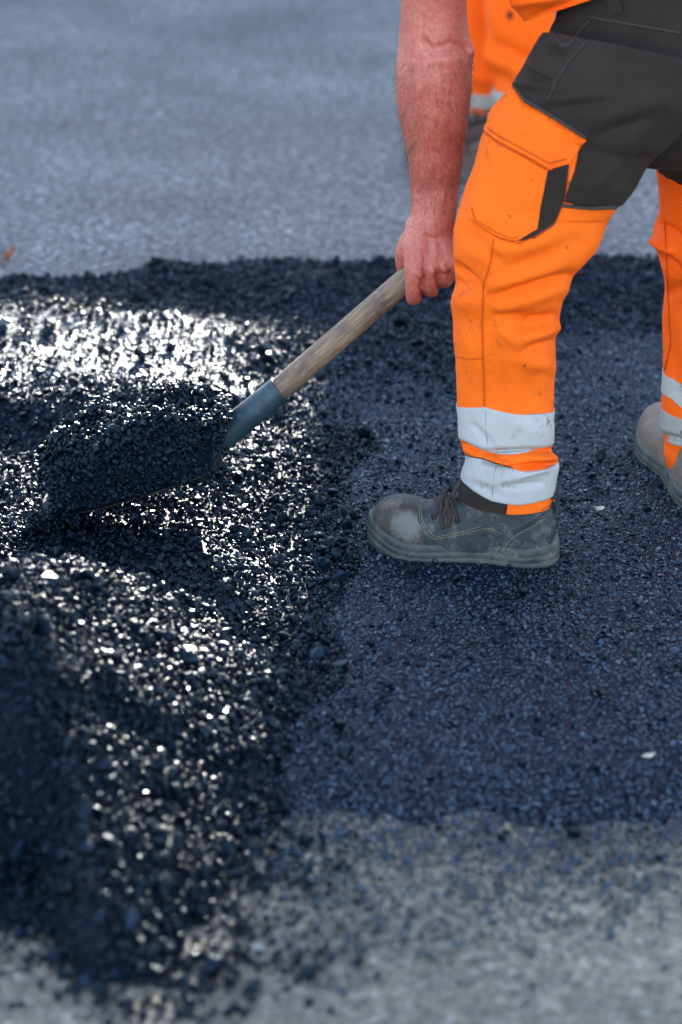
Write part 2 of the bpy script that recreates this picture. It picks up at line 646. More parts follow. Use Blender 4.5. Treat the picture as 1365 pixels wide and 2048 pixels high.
def heap_h(x, y, raw=False):
    """height of the big heap above the raked mat"""
    P = np.stack([x, y, x * 0 + 1.0], -1)
    n1, n2 = vnoise(P, 0.22) - 0.5, vnoise(P + 7, 0.1) - 0.5
    yy = y + 0.08 * n1 + 0.03 * n2
    xx = x + 0.06 * n1 - 0.04 * n2
    top = 0.215 + 0.03 * n2
    yb = 2.78 - 0.24 * sstep(-0.38, -0.25, x)                     # where the front steepens
    front = top - 0.115 * np.clip(3.12 - yy, 0, 9) - 0.6 * np.clip(yb - yy, 0, 9)
    back = top - 0.85 * np.clip(yy - 3.10, 0, 9)
    xr = np.interp(y, [2.30, 2.45, 2.6, 2.9, 3.1, 3.4], [-0.20, -0.18, -0.135, -0.08, -0.065, -0.16])
    right = 0.56 * (xr - xx)
    left = 0.5 * (xx + 1.2)
    h = np.minimum(np.minimum(front, back), np.minimum(right, left))
    if raw:
        return h
    h = np.clip(h, 0, 1)
    return h * (1 + 0.3 * (vnoise(P + 3, 0.06) - 0.5)) * sstep(2.36, 2.46, y)


def mat_h(x, y):
    """height of the raked fresh asphalt"""
    P = np.stack([x, y, x * 0], -1)
    yf, yn = y_far(x), y_near(x)
    loose = sstep(0.06, -0.12, x - 0.0713 * (y - 4.987) - 0.13)           # rougher, unraked side
    z = 0.018 * (fbm(P, 0.35) - 0.5) + 0.007 * (vnoise(P + 2, 0.13) - 0.5) + 0.004 * (vnoise(P, 0.05) - 0.5) + loose * (0.045 - 0.022 * sstep(4.1, 4.25, y)) * (fbm(P + 5, 0.2) - 0.45)
    # bank of loose mix against the far edge
    t = (yf - y)
    bank = FAR_Z * 1.05 * sstep(0.40, 0.0, t) * (0.88 + 0.24 * vnoise(P, 0.13))
    lump = 0.035 * np.exp(-((x - 0.10) / 0.26) ** 2 - ((y - 4.62) / 0.18) ** 2)
    lump = lump + 0.055 * np.exp(-((x + 0.05) / 0.10) ** 2 - ((y - 4.86) / 0.10) ** 2)
    ridge = 0.065 * sstep(4.10, 4.24, y + 0.05 * np.sin(x * 9)) * sstep(4.95, 4.6, y) * (0.45 * sstep(0.05, -0.2, x) + 0.55 * sstep(-0.18, -0.36, x))
    z = z + bank + lump + ridge
    e = sstep(0.10, 0.50, y - yn) * sstep(-0.02, 0.02, yf - y)
    return 0.012 + z * sstep(0.05, 0.35, y - yn) - 0.02 * (1 - e) - 0.08 * sstep(0.0, 0.05, y - yf)


def axis(spans):
    out = []
    for a, b, s in spans:
        n = max(1, int(round((b - a) / s)))
        out += list(np.linspace(a, b, n, endpoint=False))
    return np.array(out + [spans[-1][1]])


def height_mesh(name, xs, ys, fn, mat):
    X, Y = np.meshgrid(xs, ys)
    Z = fn(X.ravel(), Y.ravel())
    V = np.column_stack([X.ravel(), Y.ravel(), Z])
    return build(name, V, gridfaces(len(ys), len(xs), False), mat)


xs = axis([(-12, -1.6, 0.5), (-1.6, 1.7, 0.011), (1.7, 12, 0.5)])
ys = axis([(2.5, 5.32, 0.011)])
strip = tag(height_mesh('fresh_asphalt', xs, ys, mat_h, M['mat']), kind='structure')

# far, already compacted road: a 50 mm layer that ends in a ragged edge
xe = axis([(-60, -2, 4), (-2, 2.2, 0.02), (2.2, 60, 4)])
V, F = [], []
for x, yf in zip(xe, y_far(xe)):
    V += [(x, yf + 0.01, -0.1), (x, yf + 0.012, FAR_Z - 0.006), (x, yf + 0.03, FAR_Z), (x, 80, FAR_Z)]
for i in range(len(xe) - 1):
    for k in range(3):
        a = i * 4 + k
        F.append((a, a + 4, a + 5, a + 1))
road = tag(build('road', V, F, M['road'], smooth=False), kind='structure')
V, F = [], []
for x, yn in zip(xe, y_near(xe)):
    V += [(x, -30, 0.004), (x, yn + 0.55, 0.004), (x, yn + 0.57, -0.1)]
for i in range(len(xe) - 1):
    for k in range(2):
        a = i * 3 + k
        F.append((a, a + 3, a + 4, a + 1))
near = tag(build('pavement', V, F, M['near'], smooth=False), kind='structure')


# ---- stones
def stone_meshes(n, mat, flat=1.0, npt=13):
    out = []
    for k in range(n):
        bm = bmesh.new()
        d = rng.normal(size=(npt, 3))
        d /= np.linalg.norm(d, axis=1)[:, None]
        d *= rng.uniform(0.8, 1.1, size=(npt, 1)) * np.array((1, rng.uniform(0.65, 0.95), rng.uniform(0.55, 0.8) * flat))
        for v in d:
            bm.verts.new(v * 0.5)
        r = bmesh.ops.convex_hull(bm, input=bm.verts)
        bmesh.ops.delete(bm, geom=list({g for g in r['geom_interior'] if isinstance(g, bmesh.types.BMVert)}), context='VERTS')
        bmesh.ops.bevel(bm, geom=bm.edges[:], offset=0.05, segments=1, affect='EDGES')
        me = bpy.data.meshes.new('stone')
        bm.to_mesh(me)
        bm.free()
        me.materials.append(mat)
        out.append(bpy.data.objects.new('stone', me))
    return out


def scatter(name, P, size, variants, mat, parent=None, flat=(1, 1, 1), tilt=None, grad=None):
    """many stones as one object (kind stuff)"""
    P = np.asarray(P, float)
    n = len(P)
    org = np.array(wloc(parent)) if parent is not None else np.zeros(3)
    me = bpy.data.meshes.new(name)
    me.vertices.add(n)
    me.vertices.foreach_set('co', (P - org).ravel())
    rot = rng.uniform(0, 2 * math.pi, (n, 3))
    if tilt is not None:
        rot[:, :2] = rng.normal(0, tilt, (n, 2))
    if grad is not None:                             # lie along the slope of the ground
        rot[:, 2] = rng.normal(0, 0.35, n)
        rot[:, 0] += 1.4 * grad[1]
        rot[:, 1] -= 1.4 * grad[0]
    scl = np.asarray(size)[:, None] * np.asarray(flat)[None, :] * rng.uniform(0.85, 1.15, (n, 3))
    for an, dt in (('rot', rot), ('scl', scl)):
        a = me.attributes.new(an, 'FLOAT_VECTOR', 'POINT')
        a.data.foreach_set('vector', dt.ravel())
    a = me.attributes.new('pick', 'INT', 'POINT')
    a.data.foreach_set('value', rng.integers(0, len(variants), n))
    me.materials.append(mat)
    o = link(name, me, None, parent, False)
    o['kind'] = 'stuff'
    ng = bpy.data.node_groups.new(name, 'GeometryNodeTree')
    ng.interface.new_socket('Geometry', in_out='INPUT', socket_type='NodeSocketGeometry')
    ng.interface.new_socket('Geometry', in_out='OUTPUT', socket_type='NodeSocketGeometry')
    N, L = ng.nodes, ng.links
    gi, go = N.new('NodeGroupInput'), N.new('NodeGroupOutput')
    iop = N.new('GeometryNodeInstanceOnPoints')
    iop.inputs['Pick Instance'].default_value = True
    jn = N.new('GeometryNodeJoinGeometry')
    for v in variants:
        q = N.new('GeometryNodeObjectInfo')
        q.inputs['Object'].default_value = v
        q.inputs['As Instance'].default_value = True
        L.new(q.outputs['Geometry'], jn.inputs[0])
    L.new(gi.outputs[0], iop.inputs['Points'])
    L.new(jn.outputs[0], iop.inputs['Instance'])

    def attr(nm, t):
        q = N.new('GeometryNodeInputNamedAttribute')
        q.data_type = t
        q.inputs['Name'].default_value = nm
        return q.outputs['Attribute']
    e = N.new('FunctionNodeEulerToRotation')
    L.new(attr('rot', 'FLOAT_VECTOR'), e.inputs[0])
    L.new(e.outputs[0], iop.inputs['Rotation'])
    L.new(attr('scl', 'FLOAT_VECTOR'), iop.inputs['Scale'])
    L.new(attr('pick', 'INT'), iop.inputs['Instance Index'])
    L.new(iop.outputs[0], go.inputs[0])
    md = o.modifiers.new('scatter', 'NODES')
    md.node_group = ng
    return o


ST_BLACK = stone_meshes(8, M['stone'])
ST_FLAT = stone_meshes(18, M['flatstone'], 0.8)
for q_ in ST_FLAT:
    q_.data.transform(Matrix.Rotation(random.uniform(0, 6.28), 4, 'Z'))


def jgrid(x0, x1, y0, y1, s):
    X, Y = np.meshgrid(np.arange(x0, x1, s), np.arange(y0, y1, s))
    x, y = X.ravel(), Y.ravel()
    return x + rng.uniform(-0.5, 0.5, len(x)) * s, y + rng.uniform(-0.5, 0.5, len(y)) * s


# raked mat: small stones lying flat, set into the surface
x, y = jgrid(-1.3, 1.45, 2.25, 5.3, 0.0076)
inside = (y > y_near(x) - 0.32) & (y < y_far(x) + 0.03)
inside &= ~((y < y_near(x) + 0.25) & (rng.random(len(x)) > np.clip((y - y_near(x) + 0.10 + 0.14 * (vnoise(np.stack([x, y, x * 0], -1), 0.07) - 0.5)) / 0.4, 0, 1) ** 1.5))
lit = (x - 0.0713 * (y - 4.987) < 0.08 + 0.12 * (vnoise(np.stack([x, y, x * 0], -1), 0.12) - 0.5)) & (y < 4.2)
inside &= ~(lit & (rng.random(len(x)) < 0.75))
x, y = x[inside], y[inside]
sz = np.exp(rng.normal(math.log(0.0082), 0.28, len(x)))
P = np.column_stack([x, y, np.maximum(mat_h(x, y), 0.004) + sz * (0.05 + 0.25 * sstep(0.5, 0.3, y - y_near(x)))])
dd = 0.012
gr = ((mat_h(x + dd, y) - mat_h(x - dd, y)) / (2 * dd), (mat_h(x, y + dd) - mat_h(x, y - dd)) / (2 * dd))
o = scatter('raked_asphalt_stones', P, sz, ST_FLAT, M['flatstone'], flat=(1, 1, 0.8), tilt=(0.5 - 0.33 * sstep(4.2, 4.3, y) * sstep(0.0, -0.2, x))[:, None], grad=gr)
tag(o, 'layer of small black stones raked flat across the fresh asphalt strip', 'asphalt')

# loose coarse stones: bank at the far edge, unraked side
x, y = jgrid(-1.3, 1.45, 2.62, 5.3, 0.0092)
e = x - 0.0713 * (y - 4.987) - 0.04
PP = np.stack([x, y, x * 0], -1)
w = 0.05 + 0.95 * np.maximum(sstep(0.07, -0.1, e + 0.16 * (vnoise(PP, 0.15) - 0.5)), sstep(4.62, 4.84, y + 0.2 * (vnoise(PP, 0.2) - 0.5)))
w = w * (1 - 0.7 * sstep(4.22, 4.3, y) * sstep(4.75, 4.6, y) * sstep(-0.1, -0.25, x))
w = np.maximum(w, 0.9 * np.exp(-((x - 0.10) / 0.28) ** 2 - ((y - 4.62) / 0.2) ** 2))
lit = (x - 0.0713 * (y - 4.987) < 0.10 + 0.12 * (vnoise(np.stack([x, y, x * 0], -1), 0.12) - 0.5)) & (y < 4.2)
w = np.maximum(w, lit * 1.0)
ok = (rng.random(len(x)) < w) & (y > y_near(x) - 0.05) & (y < y_far(x) + 0.02)
x, y = x[ok], y[ok]
sz = np.exp(rng.normal(math.log(0.0100), 0.4, len(x)))
P = np.column_stack([x, y, mat_h(x, y) + sz * rng.uniform(0.1, 0.45, len(x))])
o = scatter('loose_asphalt_stones', P, sz, ST_BLACK, M['stone'])
tag(o, 'loose coarse black stones lying unraked round the shovel and along the far edge', 'asphalt')

# thin scatter of spilled stones below the heap, added to darken the shaded ground
x, y = jgrid(-0.75, 0.05, 2.15, 2.72, 0.0085)
PP = np.stack([x, y, x * 0 + 2], -1)
w = sstep(2.27, 2.68, y + 0.2 * (vnoise(PP, 0.16) - 0.5)) * sstep(0.04, -0.14, x) * 0.75
ok = rng.random(len(x)) < w
x, y = x[ok], y[ok]
sz = np.exp(rng.normal(math.log(0.009), 0.4, len(x)))
o = scatter('spilled_asphalt_stones', np.column_stack([x, y, 0.004 + sz * 0.3]), sz, ST_BLACK, M['stone'])
tag(o, 'thin spill of black stones darkening the shaded pavement at the foot of the heap', 'asphalt')

# a few lumps kicked onto the raked part
n = 260
x, y = rng.uniform(-0.15, 0.9, n), rng.uniform(2.8, 4.9, n)
x = np.where(rng.random(n) < 0.5, -0.05 + np.abs(rng.normal(0, 0.12, n)) + 0.07 * (y - 4), x)
sz = np.exp(rng.normal(math.log(0.0125), 0.35, n))
o = scatter('stray_asphalt_stones', np.column_stack([x, y, mat_h(x, y) + sz * 0.3]), sz, ST_BLACK, M['stone'])
tag(o, 'stray black lumps kicked from the heap onto the raked asphalt', 'asphalt')

# the heap
hx = axis([(-1.25, 0.05, 0.010)])
hy = axis([(2.3, 3.6, 0.010)])


def heap_z(x, y):
    h = heap_h(x, y)
    m = np.where(y > y_near(x) + 0.1, mat_h(x, y), 0.0)
    m = np.maximum(m, 0.0)
    return np.where(h > 0.004, m + h, m - 0.03)


heap = height_mesh('asphalt_heap', hx, hy, heap_z, M['mat'])
tag(heap, 'big heap of loose black asphalt glittering in the sun below the shovel', 'asphalt heap', 'stuff')
x, y = jgrid(-1.25, 0.05, 2.3, 3.6, 0.0076)
h = heap_h(x, y)
hr = heap_h(x, y, True)
ok = (h > 0.006) | (rng.random(len(x)) < 0.6 * np.exp(np.minimum(hr, 0) / 0.03))
x, y, h = x[ok], y[ok], h[ok]
sz = np.exp(rng.normal(math.log(0.0102), 0.42, len(x)))
P = np.column_stack([x, y, np.maximum(heap_z(x, y), 0.002) + sz * rng.uniform(0.0, 0.5, len(x))])
P2 = P[rng.random(len(P)) < 0.25] + np.array((0.003, 0.002, 0.005))
P = np.concatenate([P, P2])
sz = np.concatenate([sz, np.exp(rng.normal(math.log(0.011), 0.3, len(P2)))])
scatter('loose_stone', P, sz, ST_BLACK, M['stone'], heap)

# chips bedded in the two older surfaces
ST_GREY = stone_meshes(6, M['near'], 0.7)
chipm = mat_simple('grey road chip', (0.25, 0.226, 0.185), 0.6, 0, 0.5, 90, 0.001)
chipm2 = mat_simple('pale road chip', (0.3, 0.3, 0.29), 0.55, 0, 0.4, 90, 0.001)
ST_GREY = stone_meshes(5, chipm, 0.7) + stone_meshes(1, chipm2, 0.7)
x, y = jgrid(-1.0, 1.0, 1.9, 2.95, 0.0105)
ok = y < y_near(x) + 0.12 - 0.25 * rng.random(len(x))
x, y = x[ok], y[ok]
sz = np.exp(rng.normal(math.log(0.0085), 0.3, len(x)))
P = np.column_stack([x, y, 0.003 + x * 0])
tag(scatter('pavement_chips', P, sz, ST_GREY, chipm, flat=(1, 1, 0.6), tilt=0.18), 'grey stone chips bedded in the worn pavement before the fresh strip', 'gravel')
x, y = jgrid(-1.5, 1.6, 4.95, 7.4, 0.014)
ok = y > y_far(x) + 0.03
x, y = x[ok], y[ok]
sz = np.exp(rng.normal(math.log(0.010), 0.3, len(x)))
P = np.column_stack([x, y, FAR_Z - 0.001 + x * 0])
tag(scatter('road_chips', P, sz, ST_GREY, chipm, flat=(1, 1, 0.55), tilt=0.16), 'grey stone chips bedded in the compacted road behind the workers', 'gravel')

# ------------------------------------------------------------------ two unseen houses added across the road to shade the work site
def house(name, x0, x1, y0, y1, h, wall, label, wins, doorx, over=0.0, rt=0.2):
    r = empty(name, ((x0 + x1) / 2, y0, FAR_Z), label, 'house')
    build('wall', *boxm(((x0 + x1) / 2, (y0 + y1) / 2, (h - rt) / 2 + FAR_Z), (x1 - x0, y1 - y0, h - rt))[:2], wall, r, smooth=False)
    rf = build('roof', *boxm(((x0 + x1) / 2, (y0 + y1) / 2, h - rt / 2 + FAR_Z), (x1 - x0 + 0.006, y1 - y0 + 0.1, rt))[:2], M['tipper'], r, smooth=False)
    if over:
        build('shade_eave', *boxm((x0 - over / 2, y0 + 0.1, h - 0.26 + FAR_Z), (over, 0.2, 0.52))[:2], M['tipper'], rf, smooth=False)  # overhang added to push the near edge of the shade leftward
    for wx, wz in wins:
        w = build('window', *boxm((wx, y0 - 0.01, wz), (0.9, 0.06, 1.2))[:2], M['lorry'], r, smooth=False)
        for dx in (-0.2, 0.2):
            build('pane', *boxm((wx + dx, y0 - 0.045, wz), (0.36, 0.02, 1.06))[:2], M['glass'], w, smooth=False)
    d = build('door', *boxm((doorx, y0 - 0.02, 1.05 + FAR_Z), (0.95, 0.08, 2.08))[:2], M['steel'], r, smooth=False)
    build('handle', *boxm((doorx + 0.36, y0 - 0.08, 1.05), (0.12, 0.04, 0.03))[:2], M['lorry'], d, smooth=False)


HY = 17.0
hx1 = 0.019 + 0.12 + (HY - 4.987) * math.tan(SUN_AZ)
render_m = mat_simple('pale render', (0.55, 0.53, 0.5), 0.85, 0, 0.1, 3, 0.001)
render_g = mat_simple('grey render', (0.4, 0.41, 0.42), 0.85, 0, 0.1, 3, 0.001)
house('house', hx1, hx1 + 11, HY, HY + 5, (HY - 1.9) * math.tan(SUN_EL), render_m, 'taller pale rendered house across the road', [(hx1 + 1.5 + 2.2 * k, z) for k in range(4) for z in (1.5, 4.0)], hx1 + 9.8, 0.12, 0.26)
house('house', hx1 - 13, hx1 - 0.004, HY + 0.3, HY + 5, (HY + 0.3 - 4.56) * math.tan(SUN_EL), render_g, 'lower grey rendered house beside the taller pale one', [(hx1 - 12 + 2.4 * k, 2.4) for k in range(4)], hx1 - 2.2)
lowh = [o for o in bpy.data.objects if o.type == 'EMPTY' and o.name.startswith('house')][-1]
cz = (HY + 0.3 - 2.06) * math.tan(SUN_EL)
cn = build('shade_canopy', *boxm((hx1 - 6.5, HY + 0.45, cz + 0.3), (12.98, 0.28, 0.6))[:2], render_g, lowh, smooth=False)  # made-up beam on posts, unseen, keeps sun off the nearest ground
for px_ in (hx1 - 12.7, hx1 - 6.5):
    build('post', *boxm((px_, HY + 0.45, cz / 2 + 2.2), (0.12, 0.12, cz - 4.4))[:2], M['tipper'], cn, smooth=False)

# ------------------------------------------------------------------ limbs described by silhouettes at a depth
class Limb:
    """keys: (xl, yl, xr, yr, Y, depth ratio); rings between the two silhouette points"""

    def __init__(self, keys, folds=(), nz=0.0015, ns=0.05, seed=0):
        self.K = []
        for xl, yl, xr, yr, Y, r in keys:
            L, R = at(xl, yl, Y), at(xr, yr, Y)
            self.K.append(list((L + R) / 2) + list((R - L) / 2) + [r])
        self.K = np.array(self.K)
        self.n = len(self.K)
        self.folds, self.nz, self.ns, self.seed = folds, nz, ns, seed

    def raw(self, th, v, off=0.0):
        th, v = np.asarray(th, float), np.asarray(v, float)
        Q = catmull(self.K, v)
        e = 0.02
        T = catmull(self.K, np.clip(v + e, 0, self.n - 1))[:, :3] - catmull(self.K, np.clip(v - e, 0, self.n - 1))[:, :3]
        c, s, r = Q[:, :3], Q[:, 3:6], Q[:, 6]
        w = np.linalg.norm(s, axis=1)
        s = s / w[:, None]
        n = np.cross(s, T)
        n /= np.linalg.norm(n, axis=1)[:, None]
        n *= np.where(n[:, 1] > 0, -1, 1)[:, None]
        ct, st = np.cos(th)[:, None], np.sin(th)[:, None]
        N = s * ct / 1 + n * st / r[:, None]
        N /= np.linalg.norm(N, axis=1)[:, None]
        return c + s * w[:, None] * ct + n * (w * r)[:, None] * st + N * off, N

    def disp(self, P, N):
        d = self.nz * 2 * (fbm(P + self.seed, self.ns) - 0.5)
        fx, fy = proj(P)
        front = sstep(-0.1, 0.25, -N[:, 1])
        for x0, y0, x1, y1, wd, amp in self.folds:
            dx, dy = x1 - x0, y1 - y0
            l2 = dx * dx + dy * dy
            t = ((fx - x0) * dx + (fy - y0) * dy) / l2
            tc = np.clip(t, 0, 1)
            dist = np.hypot(fx - x0 - tc * dx, fy - y0 - tc * dy)
            tap = np.clip(1.25 - np.abs(t - 0.5) * 1.4, 0, 1)
            d = d + 2.8 * amp * np.exp(-(dist / wd) ** 2) * tap * front
        return d

    def S(self, th, v, off=0.0):
        P, N = self.raw(th, v)
        return P + N * (self.disp(P, N) + off)[:, None] if np.ndim(off) == 0 else P + N * (self.disp(P, N) + off)[:, None]

    def inv(self, x, y):
        if not hasattr(self, '_c'):
            th, v = np.meshgrid(np.linspace(0.01, math.pi - 0.01, 240), np.linspace(0, self.n - 1, 500))
            self._c = (th.ravel(), v.ravel(), *proj(self.raw(th.ravel(), v.ravel())[0]))
        k = np.argmin((self._c[2] - x) ** 2 + (self._c[3] - y) ** 2)
        return self._c[0][k], self._c[1][k]

    def grid(self, th, v0, v1, nv, off=0.0, capl=None):
        """columns th, rows from v0(th) to v1(th)"""
        th = np.asarray(th)
        v0, v1 = np.broadcast_to(v0, th.shape), np.broadcast_to(v1, th.shape)
        t = np.linspace(0, 1, nv)[:, None]
        v = v0[None] * (1 - t) + v1[None] * t
        T = np.broadcast_to(th[None], v.shape)
        P = self.S(T.ravel(), v.ravel(), off)
        uv = np.column_stack([T.ravel() * 0.1, v.ravel() * 0.08])
        return P, gridfaces(nv, len(th), True), uv

    def shell(self, th, v0, v1, nv, off, thick=0.0025):
        """closed band with thickness"""
        a = self.grid(th, v0, v1, nv, off)
        b = self.grid(th, v0, v1, nv, off - thick)
        V, F, U = merge(a, (b[0], [f[::-1] for f in b[1]], b[2]))
        m, k = len(th), len(a[0])
        for j in range(m):
            q = (j + 1) % m
            F.append((j, k + j, k + q, q))
            e = (nv - 1) * m
            F.append((e + j, e + q, k + e + q, k + e + j))
        return V, F, U


def solid(g, m):
    """close the two ends of a tube grid"""
    P, F, U = g
    c0, c1 = P[:m].mean(0), P[-m:].mean(0)
    n = len(P)
    V = np.concatenate([P, [c0, c1]])
    F = F + [(n, (j + 1) % m, j) for j in range(m)] + [(n + 1, n - m + j, n - m + (j + 1) % m) for j in range(m)]
    return V, F, None


def bvh_of(*objs):
    V, F, o = [], [], 0
    for ob in objs:
        l = wloc(ob)
        V += [v.co + l for v in ob.data.vertices]
        F += [[i + o for i in p.vertices] for p in ob.data.polygons]
        o = len(V)
    return BVHTree.FromPolygons(V, F)


def hit(bvh, x, y):
    d = Vector(ray(x, y)).normalized()
    p, n, i, t = bvh.ray_cast(Vector(CAMV), d, 60)
    if p is None:
        p, n, i, t = bvh.find_nearest(Vector(CAMV) + d * (3.62 / d.y))
    if n.dot(d) > 0:
        n = -n
    return np.array(p), np.array(n)


def dens(poly, step):
    out = []
    for i in range(len(poly)):
        a, b = np.array(poly[i], float), np.array(poly[(i + 1) % len(poly)], float)
        k = max(1, int(np.hypot(*(b - a)) / step))
        out += [tuple(a + (b - a) * j / k) for j in range(k)]
    return out


def patch(name, poly, bvh, mat, parent, off=0.003, puff=0.0, step=8.0, sag=None):
    """a piece of cloth or leather lying on a surface, with thickness"""
    bd = dens(poly, step)
    A = np.array(bd)
    x0, y0 = A.min(0)
    x1, y1 = A.max(0)

    def inside(x, y):
        r = False
        for i in range(len(bd)):
            (ax, ay), (bx, by) = bd[i], bd[i - 1]
            if (ay > y) != (by > y) and x < (bx - ax) * (y - ay) / (by - ay) + ax:
                r = not r
        return r

    def edge(x, y):
        return np.hypot(A[:, 0] - x, A[:, 1] - y).min()
    pts = [Vector(p) for p in bd]
    for yy in np.arange(y0 + step / 2, y1, step):
        for xx in np.arange(x0 + step / 2, x1, step):
            if inside(xx, yy) and edge(xx, yy) > step * 0.6:
                pts.append(Vector((xx, yy)))
    n = len(bd)
    ov, oe, of, *_ = geometry.delaunay_2d_cdt(pts, [(i, (i + 1) % n) for i in range(n)], [], 1, 1e-6)
    V, Nn = [], []
    for p in ov:
        q, nn = hit(bvh, p[0], p[1])
        e = edge(p[0], p[1])
        h = off + puff * (1 - math.exp(-e / 22.0))
        if sag:
            h += sag(p[0], p[1])
        V.append(q + nn * h)
        Nn.append(nn)
    F = [tuple(f) for f in of]
    cnt = {}
    for f in F:
        for a, b in zip(f, f[1:] + f[:1]):
            cnt[(a, b)] = 1
    rim = [(a, b) for (a, b) in cnt if (b, a) not in cnt]
    low = {}
    for a, b in rim:
        for k in (a, b):
            if k not in low:
                low[k] = len(V)
                V.append(V[k] - Nn[k] * (off + 0.002))
    F += [(b, a, low[a], low[b]) for a, b in rim]
    V = np.array(V)
    bm = bmesh.new()
    vs = [bm.verts.new(v) for v in V]
    for f in F:
        try:
            bm.faces.new([vs[i] for i in f])
        except ValueError:
            pass
    bmesh.ops.recalc_face_normals(bm, faces=bm.faces)
    bm.verts.index_update()
    F = [tuple(v.index for v in f.verts) for f in bm.faces]
    c = F and (sum((np.array(f.normal) for f in bm.faces), np.zeros(3)))
    bm.free()
    if c is not None and c.dot(V.mean(0) - CAMV) > 0:
        F = [f[::-1] for f in F]
    o = build(name, V, F, mat, parent)
    o.data.set_sharp_from_angle(angle=math.radians(40))
    return o


def seam(name, line, bvh, mat, parent, r=0.0012, off=0.0012, step=9.0, stitch=None):
    pts = []
    for i in range(len(line) - 1):
        a, b = np.array(line[i], float), np.array(line[i + 1], float)
        k = max(1, int(np.hypot(*(b - a)) / step))
        pts += [a + (b - a) * j / k for j in range(k)]
    pts.append(np.array(line[-1], float))
    W = []
    for p in pts:
        q, n = hit(bvh, *p)
        W.append(q + n * off)
    if stitch:
        parts = []
        for i in range(0, len(W) - 1):
            a, b = W[i], W[i + 1]
            parts.append(tube([a, a * (1 - stitch) + b * stitch], r, 5, 1))
        V, F, U = merge(*parts)
    else:
        V, F, U = tube(W, r, 6, 1)
    return build(name, V, F, mat, parent, U)


def ring_v(limb, pts):
    """v as a function of angle from points given on the visible side; closes smoothly round the back"""
    q = sorted([limb.inv(x, y) for x, y in pts])
    th = [a for a, b in q]
    vv = [b for a, b in q]
    TH = [th[-1] - 2 * math.pi] + th + [th[0] + 2 * math.pi]
    VV = [vv[-1]] + vv + [vv[0]]
    return lambda t: np.interp(np.mod(t, 2 * math.pi), TH + [], VV) if False else np.interp(np.where(np.mod(t, 2 * math.pi) > th[-1] + 1e-6, np.mod(t, 2 * math.pi), np.mod(t, 2 * math.pi)), th + [th[0] + 2 * math.pi], vv + [vv[0]], left=vv[0])


TH = np.arange(120) / 120 * 2 * math.pi

# ------------------------------------------------------------------ worker with the shovel
worker = empty('person', (0.30, 3.66, 0.0), 'stooping worker in charcoal and orange trousers lifting a shovel with one bare arm', 'person')

folds_l = [
    (916, 532, 966, 577, 9, -0.0045), (906, 600, 960, 600, 26, 0.004), (912, 560, 945, 590, 9, -0.003),
    (985, 592, 1140, 548, 9, -0.0045), (985, 575, 1120, 530, 16, 0.004), (1000, 615, 1125, 578, 14, 0.004),
    (992, 632, 1065, 628, 8, -0.003), (1010, 645, 1090, 640, 9, -0.0035), (1040, 662, 1104, 628, 8, -0.0045), (1045, 680, 1112, 655, 11, 0.004),
    (1048, 700, 1110, 683, 8, -0.004), (1000, 660, 1050, 700, 12, 0.002), (1031, 720, 1105, 735, 14, 0.0025),
    (940, 470, 1000, 520, 14, -0.003), (955, 505, 1100, 485, 22, 0.004), (1060, 520, 1160, 480, 14, -0.003), (1010, 540, 1100, 510, 10, -0.002),
    (930, 640, 950, 760, 16, 0.002), (985, 640, 1000, 800, 14, -0.0018), (1060, 760, 1080, 810, 18, -0.002),
    (925, 888, 960, 905, 6, -0.004), (965, 905, 1100, 900, 6, -0.005), (975, 918, 1040, 936, 7, 0.004), (1060, 915, 1112, 915, 9, 0.004),
    (1000, 935, 1108, 928, 5, -0.004), (945, 965, 1000, 990, 10, -0.002), (1010, 960, 1090, 940, 7, 0.0025), (1000, 975, 1080, 965, 6, -0.002), (950, 850, 985, 890, 7, -0.002),
    (1010, 830, 1100, 880, 25, 0.002),
]
LK = [(916, 988, 1108, 1000, 3.60, 0.95), (924, 950, 1112, 955, 3.60, 0.92), (932, 915, 1117, 928, 3.605, 0.92), (922, 890, 1104, 897, 3.61, 0.92),
      (915, 820, 1108, 826, 3.62, 0.92), (911, 730, 1111, 738, 3.62, 0.92), (908, 655, 1114, 665, 3.61, 0.92), (904, 605, 1119, 622, 3.61, 0.9),
      (912, 560, 1130, 585, 3.60, 0.88), (907, 505, 1160, 532, 3.60, 0.86), (909, 455, 1197, 490, 3.60, 0.84), (922, 405, 1222, 435, 3.61, 0.82),
      (945, 345, 1248, 392, 3.61, 0.8), (968, 285, 1274, 350, 3.61, 0.8), (985, 232, 1305, 308, 3.62, 0.8), (1022, 180, 1350, 258, 3.62, 0.8), (1062, 118, 1395, 200, 3.62, 0.8), (1095, 66, 1430, 140, 3.63, 0.8)]
legL = Limb(LK, folds_l, 0.0045, 0.055)
NV = legL.n - 1
RK = [(1336, 940, 1490, 955, 3.90, 0.95), (1328, 905, 1500, 915, 3.90, 0.95), (1331, 880, 1500, 890, 3.90, 0.95), (1323, 850, 1505, 855, 3.90, 0.95), (1326, 800, 1510, 805, 3.90, 0.95),
      (1328, 735, 1515, 740, 3.90, 0.95), (1325, 640, 1520, 650, 3.89, 0.95), (1329, 570, 1525, 580, 3.88, 0.95), (1316, 515, 1530, 525, 3.87, 0.95), (1304, 478, 1540, 490, 3.86, 0.95),
      (1318, 430, 1550, 440, 3.85, 0.95), (1317, 375, 1560, 390, 3.84, 0.95), (1309, 315, 1575, 330, 3.83, 0.95), (1312, 260, 1585, 275, 3.82, 0.95), (1330, 200, 1595, 215, 3.80, 0.95), (1350, 130, 1595, 150, 3.79, 0.95)]
folds_r = [(1305, 478, 1345, 500, 8, 0.006), (1310, 505, 1360, 545, 10, -0.006), (1320, 450, 1360, 470, 8, -0.004), (1330, 590, 1365, 570, 10, -0.003), (1325, 870, 1365, 880, 6, -0.004), (1335, 650, 1360, 780, 12, -0.002)]
